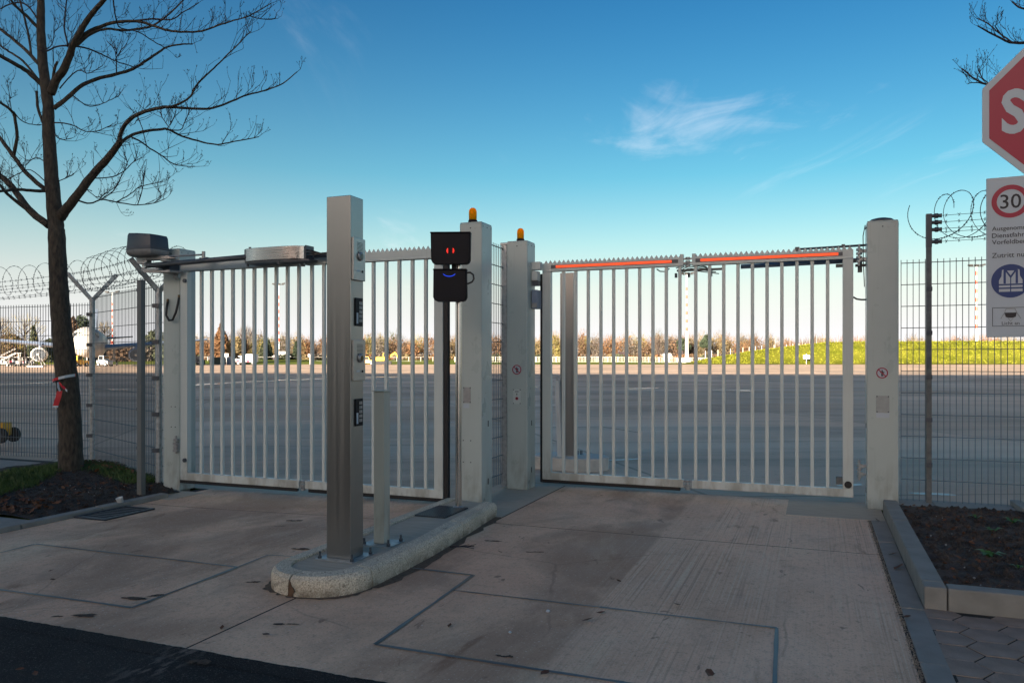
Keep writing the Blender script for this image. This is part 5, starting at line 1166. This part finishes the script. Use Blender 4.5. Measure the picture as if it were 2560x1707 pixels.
for sx in (-1,1):
    wg = MB(); prof = [(3.0*sx,4.0,12.5,3.75,.75),(9*sx,6.5,12.6,4.45,.6),(24*sx,14.5,17.5,6.0,.25)]; vs = []
    for x,y0_,y1_,z,th in prof: vs += [(x,y0_,z),(x,(y0_*2+y1_)/3,z+th),(x,y1_,z),(x,(y0_*2+y1_)/3,z-th*.6)]
    fs_ = [(i*4+j,i*4+(j+1)%4,(i+1)*4+(j+1)%4,(i+1)*4+j) for i in range(2) for j in range(4)]+[(0,1,2,3),(11,10,9,8)]; wg.add(vs, fs_ if sx > 0 else [f[::-1] for f in fs_]); wo = wg.build('wing', M['alu_grey'], ac)
    en = MB(); fus(en, [(2.6,1.22,0),(2.75,1.45,0),(4.2,1.52,0),(6.5,1.2,0),(8,.7,0)], 2.35, 22); eo = en.build('engine', M['alu'] if sx < 0 else M['alu_grey'], wo, True); eo.location = (8.9*sx,0,0)  # left engine coloured as sunlit, right one as shaded, by two materials
    ii = MB(); fus(ii, [(2.52,1.14,0),(2.56,1.14,0)], 2.35, 22); io = ii.build('engine_intake', M['dark_metal'], wo); io.location = (8.9*sx,0,0)
    sn = MB(); fus(sn, [(2.3,.05,0),(2.55,.4,0)], 2.35, 12); so = sn.build('spinner', M['alu'], wo, True); so.location = (8.9*sx,0,0); MB().bar((8.9*sx,5,3.7),(8.9*sx,7,4.3),.4,.9).build('pylon', M['alu_grey'], wo)
    MB().box(4.5*sx-.25,4.5*sx+.25,11,11.5,.8,3.6).build('main_gear_leg', M['cast'], ac)
    for dx in (-.55,.55): MB().cyl((4.5*sx+dx-.22,11.2,.62),(4.5*sx+dx+.22,11.2,.62),.62,n=18).build('main_wheel', M['tyre'], ac)
    tl = MB(); tl.add([(.8*sx,34,ZC+1.6),(.8*sx,38.5,ZC+1.6),(8*sx,39.5,ZC+2.4),(8*sx,37.5,ZC+2.4),(.8*sx,36,ZC+1.9)], [(0,1,2,3) if sx < 0 else (3,2,1,0),(0,3,2,4)]); to = tl.build('tailplane', M['alu_grey'], ac); to.modifiers.new('t','SOLIDIFY').thickness = .25
MB().prism([(30,ZC+2.2),(38.5,ZC+2.0),(40.5,ZC+9),(37.5,ZC+9)], -.22, .22, 'x').build('fin', M['alu_grey'], ac)
MB().box(-.15,.15,-2.4,-2.1,.5,2.2).build('nose_gear_leg', M['cast'], ac)
for dx in (-.35,.35): MB().cyl((dx-.15,-2.25,.42),(dx+.15,-2.25,.42),.42,n=16).build('nose_wheel', M['tyre'], ac)

def wheel(parent, x, y, r_, w_=.28):
    o = MB().cyl((x,y-w_/2,r_),(x,y+w_/2,r_),r_,n=18).build('wheel', M['tyre'], parent); MB().cyl((x,y-w_/2-.02,r_),(x,y+w_/2+.02,r_),r_*.5,n=12).build('hub', M['cast'], o)
def cart(label, u, Y, rz, col):
    o = thing('baggage_cart', label, 'cart', ((u-1280)/FPX*Y,Y,0), rz, 'baggage carts by the aircraft')
    MB().box(-1.5,1.5,-.75,.75,.45,.6).build('deck', M['dull'], o); MB().box(-1.55,1.55,-.8,.8,1.75,1.83).build('roof', col, o)
    for x in (-1.45,0,1.45):
        for y in (-.72,.72): MB().box(x-.05,x+.05,y-.05,y+.05,.6,1.75).build('frame_post', M['dull'], o)
    for x in (-1.1,1.1):
        for y in (-.7,.7): wheel(o, x, y, .25, .15)
    MB().bar((1.5,0,.4),(2.5,0,.25),.08,.08).build('drawbar', M['dark_metal'], o)
    for i, (x, z) in enumerate(((-.9,.85),(-.2,.95),(.6,.8))): MB().box(x-.33,x+.33,-.5,.4,.6,z+.2).build('load_box', (M['red'],M['alu_grey'],M['white'])[i], o)
cart('silver roofed baggage cart at the left frame edge', 6, 150, R(10), M['cast']); cart('baggage cart second from the left frame edge', 42, 152, R(-15), M['cast']); cart('baggage cart just left of the left aircraft engine', 70, 155, R(5), M['dull'])
st2 = thing('maintenance_stand', 'white trestle stand under the left aircraft engine', 'stand', ((92-1280)/FPX*146,146,0))
for x in (-1.1,1.1): MB().bar((x*1.3,-.6,0),(x*.3,0,2.2),.12,.12).build('strut', M['cast'], st2); MB().bar((x*1.3,.6,0),(x*.3,0,2.2),.12,.12).build('strut', M['cast'], st2)
MB().box(-1.5,1.5,-.7,.7,.0,.14).build('base_frame', M['cast'], st2)
def stairs(label, u, Y, rz, h=2.6):
    o = thing('passenger_stairs', label, 'stairs', ((u-1280)/FPX*Y,Y,0), rz)
    for y in (-.7,.7): MB().bar((-2.6,y,.4),(1.2,y,h),.1,.25).build('stringer', M['dull_plate'], o); MB().bar((-2.6,y,1.4),(1.2,y,h+1.0),.06,.06).build('handrail', M['cast'], o)
    for i in range(9): MB().box(-2.6+i*.42,-2.3+i*.42,-.7,.7,.45+i*(h-.4)/9,.5+i*(h-.4)/9).build('tread', M['cast'], o)
    MB().box(1.1,2.4,-.75,.75,h,h+.1).build('platform', M['dull_plate'], o)
    for x, y in ((-2.2,-.7),(-2.2,.7),(1.9,-.7),(1.9,.7)): wheel(o, x, y, .3, .2); 
    for y in (-.7,.7): MB().box(1.8,1.95,y-.06,y+.06,.5,h).build('leg', M['dull_plate'], o)
stairs('pale grey mobile passenger stairs left of the left aircraft engine', 22, 160, R(20))
def tug(label, u, Y, rz, col, name='tow_tractor', cab=True, L=3.4, extra=None):
    o = thing(name, label, 'tractor', ((u-1280)/FPX*Y,Y,0), rz)
    MB().prism([(-L/2,.35),(L/2,.35),(L/2,1.0),(L/2-.2,1.15),(-L/2,1.15)], -.85,.85,'y').build('body', col, o, bevel=.04)
    if cab:
        c_ = MB().prism([(-.9,1.15),(.5,1.15),(.25,2.1),(-.8,2.1)], -.75,.75,'y').build('cab', col, o, bevel=.05); MB().box(-.75,.2,-.77,-.755,1.3,2.0).build('side_window', M['glass'], c_); MB().box(.36,.40,-.6,.6,1.3,1.95).build('windscreen', M['glass'], c_)
    for x in (-L*.32,L*.32):
        for y in (-.8,.8): wheel(o, x, y, .38)
    return o
tug('yellow tow tractor under the aircraft nose', 196, 150, R(70), M['yellow']); tug('small white tractor right of the aircraft nose wheel', 262, 152, R(-10), M['white'], L=2.4)
# service trucks by the far grass, behind the left gate
tr = thing('service_truck', 'white service truck with red markings behind the left gate bars', 'truck', ((618-1280)/FPX*190,190,0), R(8))
MB().box(-1.0,2.4,-1.1,1.1,.7,2.6).build('box_body', M['white'], tr, bevel=.05); MB().prism([(-2.6,.6),(-1.05,.6),(-1.05,2.2),(-2.1,2.2),(-2.6,1.4)], -1.05,1.05,'y').build('cab', M['white'], tr, bevel=.05)
for a,b in ((-2.3,-1.7),(.0,.8)): MB().box(a,b,-1.13,-1.10,.7,1.3).build('red_panel', M['red'], tr)
MB().box(-2.3,-1.4,-1.07,-1.06,1.45,2.05).build('side_window', M['glass'], tr)
for x in (-1.9,1.5):
    for y in (-.95,.95): wheel(tr, x, y, .45)
ex_ = thing('excavator', 'yellow excavator behind the left gate, right of the steel pillar', 'excavator', ((958-1280)/FPX*196,196,0), R(5))
for y in (-.9,.9): MB().prism([(-2.0,.1),(1.9,.1),(2.2,.5),(1.9,.9),(-2.0,.9),(-2.3,.5)], y-.3,y+.3,'y').build('track', M['tyre'], ex_)
MB().box(-2.0,1.2,-1.1,1.1,1.0,2.0).build('body', M['yellow'], ex_, bevel=.1); MB().box(.0,1.1,-1.0,.0,2.0,2.9).build('cab', M['yellow'], ex_, bevel=.06); MB().box(.1,1.0,-1.03,-1.0,2.1,2.8).build('cab_window', M['glass'], ex_)
MB().bar((1.2,.3,1.8),(3.0,.3,3.1),.4,.4).build('boom', M['yellow'], ex_); MB().bar((3.0,.3,3.1),(3.9,.3,1.2),.3,.3).build('stick', M['yellow'], ex_); MB().prism([(3.5,.2),(4.2,.3),(4.2,1.1),(3.7,1.2)], -.2,.8,'y').build('bucket', M['dark_metal'], ex_)
ld = tug('yellow loader parked left of the excavator behind the pillar', 921, 200, R(-4), M['yellow'], 'loader', True, 3.2)
MB().bar((1.4,0,1.0),(2.4,0,.5),.3,.3).build('lift_arm', M['yellow'], ld)
def container(label, u, Y, w_, h, col):
    o = thing('apron_container', label, 'container', ((u-1280)/FPX*Y,Y,0), R(4)); MB().box(-w_/2,w_/2,-1,1,.15,h).build('body', col, o, bevel=.03)
    for i in range(int(w_/.4)): MB().box(-w_/2+.1+i*.4,-w_/2+.25+i*.4,-1.04,-1.0,.3,h-.15).build('rib', col, o)
    for x in (-w_/2+.2,w_/2-.2): MB().box(x-.1,x+.1,-.9,.9,0,.15).build('foot', M['dark_metal'], o)
container('dark green container behind the left gate bars', 545, 192, 3.6, 1.9, mk_leaf('container_green',(.03,.045,.04))); container('blue grey container right of the dark green container', 570, 195, 2.0, 2.0, M['alu_grey'])
tug('dark tractor behind the left gate beside its hinge post', 497, 188, R(85), M['dark_metal'], L=3.0)
def marker(label, u, Y, v):
    o = thing('apron_board', label, 'sign', ((u-1280)/FPX*Y,Y,0), 0, 'small white boards at the apron edge'); z = CAM_H-(v-HOR)*Y/FPX
    MB().box(-.05,.05,-.05,.05,0,z).build('stake', M['cast'], o); MB().box(-.5,.5,-.06,.06,z-.2,z+.5).build('board', M['white'], o)
marker('small white board right of the spruce behind the left gate', 566, 186, 889); marker('small white board in the grass left of the steel pillar', 775, 208, 890); marker('small white board at the dark tractor', 525, 184, 896)
tg = thing('tow_bar', 'yellow tow bar with black tyre behind the left fence', 'tow bar', at_y(14,1106,0.01) if False else W(*gpt(14,1106),0), R(-12))
MB().tube([(-1.6,0,.30),(-.10,0,.24),(.05,0,.20)], [.05,.05,.04], 10).build('bar', M['yellow'], tg); MB().box(-.16,.04,-.09,.09,.12,.34).build('axle_block', M['yellow'], tg, bevel=.01)
o = MB().cyl((.03,-.16,.125),(.03,-.09,.125),.125,n=24).build('tyre', M['tyre'], tg, bevel=.015); MB().cyl((.03,-.17,.125),(.03,-.16,.125),.06,n=16).build('rim', M['dark_metal'], o)
MB().cyl((.03,.09,.125),(.03,.16,.125),.125,n=24).build('tyre', M['tyre'], tg, bevel=.015)

# ================================================================== GRASS, LITTER, SMALL THINGS
def poly_d(s, t, pts):
    best = 9
    for a, b in zip(pts[:-1], pts[1:]):
        ax, ay = a; bx, by = b; L2 = (bx-ax)**2+(by-ay)**2; f = max(0,min(1,((s-ax)*(bx-ax)+(t-ay)*(by-ay))/L2)); best = min(best, math.hypot(s-ax-f*(bx-ax), t-ay-f*(by-ay)))
    return best
mb = MB(); rnd = random.Random(5); GP = [(-7.9,5.1),(-8.2,5.8),(-8.75,6.6),(-8.65,7.1),(-7.9,7.2),(-7.0,6.85)]
cnt = 0
while cnt < 15000:
    s = rnd.uniform(-9.5,-6.8); t = rnd.uniform(4.9,7.6); d = poly_d(s,t,GP)
    if d > .42 or rnd.random() < (d/.42)**1.5: continue
    if noise.noise(Vector((s*3,t*3,8))) < -.25 and rnd.random() < .8: continue
    if math.hypot(s+8.36,t-6.8) < .16: continue
    z = mound(s,t) if s > -9.55 else 0; h = rnd.uniform(.025,.075); a = rnd.uniform(0,2*pi); l = rnd.uniform(.01,.05); wd = rnd.uniform(.002,.0045)
    dx, dy = cos(a), sin(a); mb.add([(s-dy*wd,t+dx*wd,z-.005),(s+dy*wd,t-dx*wd,z-.005),(s+dx*l*.4+dy*wd*.6,t+dy*l*.4-dx*wd*.6,z+h*.65),(s+dx*l,t+dy*l,z+h)], [(0,1,2),(0,2,3)]); cnt += 1
o = gobj('grass_patch', mb, M['grass'], 'stuff'); tag(o, 'short green grass round the foot of the bare tree', 'grass')
def leaf_geo(mb, p, size, rnd, flat=.3):
    rot = Matrix.Rotation(rnd.uniform(0,2*pi),3,'Z') @ Matrix.Rotation(rnd.uniform(-flat,flat),3,'X') @ Matrix.Rotation(rnd.uniform(-flat,flat),3,'Y')
    base_ = [(-.5,0,0),(-.15,.28,.06),(.1,.22,.03),(.5,.02,.10),(.15,-.25,.07),(-.2,-.22,.05),(0,0,-.02)]
    vs = [Vector(p)+rot@(Vector(v)*size) for v in base_]; mb.add(vs, [(0,6,1),(1,6,2),(2,6,3),(3,6,4),(4,6,5),(5,6,0)])
mb = MB(); rnd = random.Random(9)
for i in range(900):
    k = rnd.random()
    if k < .42: s, t = rnd.uniform(-8.7,-6.7), 7.3+.0+rnd.gauss(0,.14)-max(0,(rnd.uniform(-8.7,-6.7)+8.0))*.25
    elif k < .70: s, t = rnd.uniform(-8.4,-6.6), rnd.uniform(4.9,5.4)
    else: s, t = rnd.uniform(-9.3,-6.4), rnd.uniform(4.9,7.5)
    leaf_geo(mb, (s,t,mound(s,t)+(.05 if k < .42 else .012)), rnd.uniform(.03,.085), rnd, .6)
o = gobj('leaf_litter', mb, M['leaf'], 'stuff'); tag(o, 'dead brown leaves strewn over the left soil bed', 'leaves')
def clods(label, n, smin, smax, region, zf, mat, seed):
    mb = MB(); rnd = random.Random(seed)
    for i in range(n):
        s = rnd.uniform(region[0],region[1]); t = rnd.uniform(region[2],region[3]); z = zf(s,t); q_ = rnd.uniform(smin,smax); vs = []
        for v in ((1,0,0),(-1,0,0),(0,1,0),(0,-1,0),(0,0,1),(0,0,-1)): vs.append(Vector((s,t,z+q_*.15))+Vector(v)*q_*rnd.uniform(.6,1.2))
        mb.add(vs, [(0,2,4),(2,1,4),(1,3,4),(3,0,4),(2,0,5),(1,2,5),(3,1,5),(0,3,5)])
    o = gobj('soil_clods', mb, mat, 'stuff'); return tag(o, label, 'soil')
clods('crumbly dark soil clods in the right planting bed', 4200, .006,.022,(.69,3.4,5.0,7.7),rsoil,M['soil'],3)
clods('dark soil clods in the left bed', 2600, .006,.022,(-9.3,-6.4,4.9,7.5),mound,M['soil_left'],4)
M['grit'] = material('grit', (.12,.10,.08), .9, 0, .5, 60, col2=(.30,.26,.21)); M['pebble'] = material('pale_pebble', (.30,.29,.28), .7)
tag(clods('pale pebbles scattered over the right planting bed', 70, .004,.010,(.70,3.2,5.0,7.6),lambda s,t: rsoil(s,t)+.008,M['pebble'],6), 'pale pebbles scattered over the right planting bed', 'pebbles')
tag(clods('pale pebbles scattered over the left soil bed', 60, .004,.009,(-9.0,-6.5,4.9,7.3),lambda s,t: mound(s,t)+.008,M['pebble'],7), 'pale pebbles scattered over the left soil bed', 'pebbles')
mb = MB(); rnd = random.Random(12)
for i in range(420): leaf_geo(mb, (rnd.choice((rnd.uniform(.7,1.6),rnd.uniform(.7,3.2))), t := rnd.uniform(5.0,7.65), rsoil(1,t)+.012), rnd.uniform(.015,.05), rnd, .7)
o = gobj('bed_litter', mb, M['leaf'], 'stuff'); tag(o, 'small dry leaf scraps in the right planting bed', 'leaves')
mb = MB(); rnd = random.Random(13)
for i in range(2200):                                      # grit in the joint beside the gutter stones
    t = rnd.uniform(2.9,7.3); s = rnd.gauss(.424,.008); q_ = rnd.uniform(.0012,.0055); z = .0005
    mb.add([Vector((s,t,z))+Vector(v)*q_*rnd.uniform(.6,1.3) for v in ((1,0,0),(-1,0,0),(0,1,0),(0,-1,0),(0,0,1))], [(0,2,4),(2,1,4),(1,3,4),(3,0,4)])
o = gobj('joint_grit', mb, M['grit'], 'stuff'); tag(o, 'grit lying in the joint along the gutter stones', 'grit')
def weed(label, s, t, n, size, seed):
    rnd = random.Random(seed); o = gthing('weed', label, 'weed', s, t, rsoil(s,t), 'green weeds in the planting bed')
    for i in range(n):
        a = 2*pi*i/n+rnd.uniform(-.3,.3); L = size*rnd.uniform(.6,1.1); wd = L*.22; m2 = MB(); d = Vector((cos(a),sin(a),0)); p = Vector((-sin(a),cos(a),0)); u_ = Vector((0,0,1))
        m2.add([Vector((0,0,0)), d*L*.5+p*wd+u_*L*.45, d*L+u_*L*.35, d*L*.5-p*wd+u_*L*.45], [(0,1,2,3)]); m2.build('leaf_blade', M['weed'], o)
for u, v, n, sz, sd_, lb in ((2472,1395,8,.10,1,'bright green weed rosette in the middle of the right bed'),(2482,1326,6,.08,2,'green weed right of the footing corner in the right bed'),(2532,1306,7,.09,3,'larger weed clump at the right frame edge'),(2545,1422,4,.06,4,'small yellowish weed low at the right frame edge'),(2440,1296,4,.06,5,'tiny weed close to the mesh fence in the right bed')):
    s, t = gpt(u, v, .09); weed(lb, s, t, n, sz, sd_)
def fallen(label, u, v, size, seed, flat=.25, z=None, cat='leaf', lift=.012):
    s, t = gpt(u,v, gz(*gpt(u,v)) if z is None else z); rnd = random.Random(seed); m2 = MB(); leaf_geo(m2, (0,0,0), size, rnd, flat)
    o = m2.build('fallen_leaf', M['leaf']); o.location = W(s,t,(gz(s,t) if z is None else z)+lift); return tag(o, label, cat, 'single fallen leaves on the concrete')
for i, (u,v,sz,lb) in enumerate(((2192,1304,.09,'orange brown leaf by the foot of the raised kerb near the post'),(2232,1391,.10,'brown leaf in the gutter at the cross joint'),(2247,1424,.13,'curled brown leaf leaning on the raised kerb, middle of the gutter'),(2268,1545,.07,'reddish leaf scrap in the gutter joint beside the hex paving'),(1502,1535,.07,'dark brown leaf on the right lane, right of the white pebble'),(1469,1558,.09,'brown leaf with stalk on the right lane saw cut area'),(1693,1514,.075,'reddish leaf far right on the broomed concrete'),(1773,1693,.10,'brown leaf at the bottom of the right lane'),(1362,1686,.08,'dark leaf scrap on the sealed saw cut at the bottom'),(1124,1567,.05,'small dark leaf scrap beside the saw cut corner'),(1250,1382,.05,'brown leaf at the end of the twig by the island'),(1547,1455,.05,'small dark leaf above the diagonal saw cut'),(132,1451,.05,'small twisted leaf left in the left lane'),(127,1429,.05,'tiny leaf just above the twisted leaf in the left lane'),(665,1590,.07,'reddish leaf left of the centre joint near the asphalt'),(555,1572,.05,'dark leaf scrap on the centre joint'),(505,1271,.05,'dark leaf under the left gate'),(88,1688,.06,'pale pinkish leaf on the asphalt at the bottom left'),(50,1677,.05,'pale leaf scrap on the asphalt at the lower left edge'))):
    fallen(lb, u, v, sz*.78, 30+i, .5 if sz > .08 else .25, lift=.01 if sz < .09 else .02)
# pebbles and cup
for u,v,r_,lb in ((1370,1530,.014,'white pebble on the right lane below the saw cut'),(1275,1582,.010,'small pale pebble on the dark patch of the right lane')):
    s, t = gpt(u,v); o = MB().lathe([(.001,-r_*.5),(r_*.9,0),(r_*.6,r_*.6),(.001,r_*.7)], n=9).build('pebble', M['sign_white'], None, True); o.location = W(s,t,r_*.4); tag(o, lb, 'pebble')
s, t = gpt(304,1262,-.03); o = MB().lathe([(.024,0),(.032,.072),(.034,.076),(.030,.074),(.022,.004)], n=16).build('paper_cup', M['white'], None, True); o.location = W(s,t,-.028); o.rotation_euler = (R(14),R(-12),0); tag(o, 'small white cup standing on the gully kerb at left', 'cup')
# twig by the island
s, t = gpt(1165,1372); tw = thing('fallen_twig', 'thin brown forked twig on the concrete beside the island', 'twig', W(s,t,.008))
MB().tube([(-.12,.04,0),(-.02,.0,.012),(.06,.01,.01)], [.004,.004,.003], 6).build('stem', M['twig'], tw)
for a,b in (((.0,0,.01),(.07,.05,.015)),((-.01,0,.01),(.06,-.04,.006)),((-.06,.02,.006),(.02,.06,.01))): MB().tube([a,b],[.003,.002],5).build('twig_fork', M['twig'], tw)
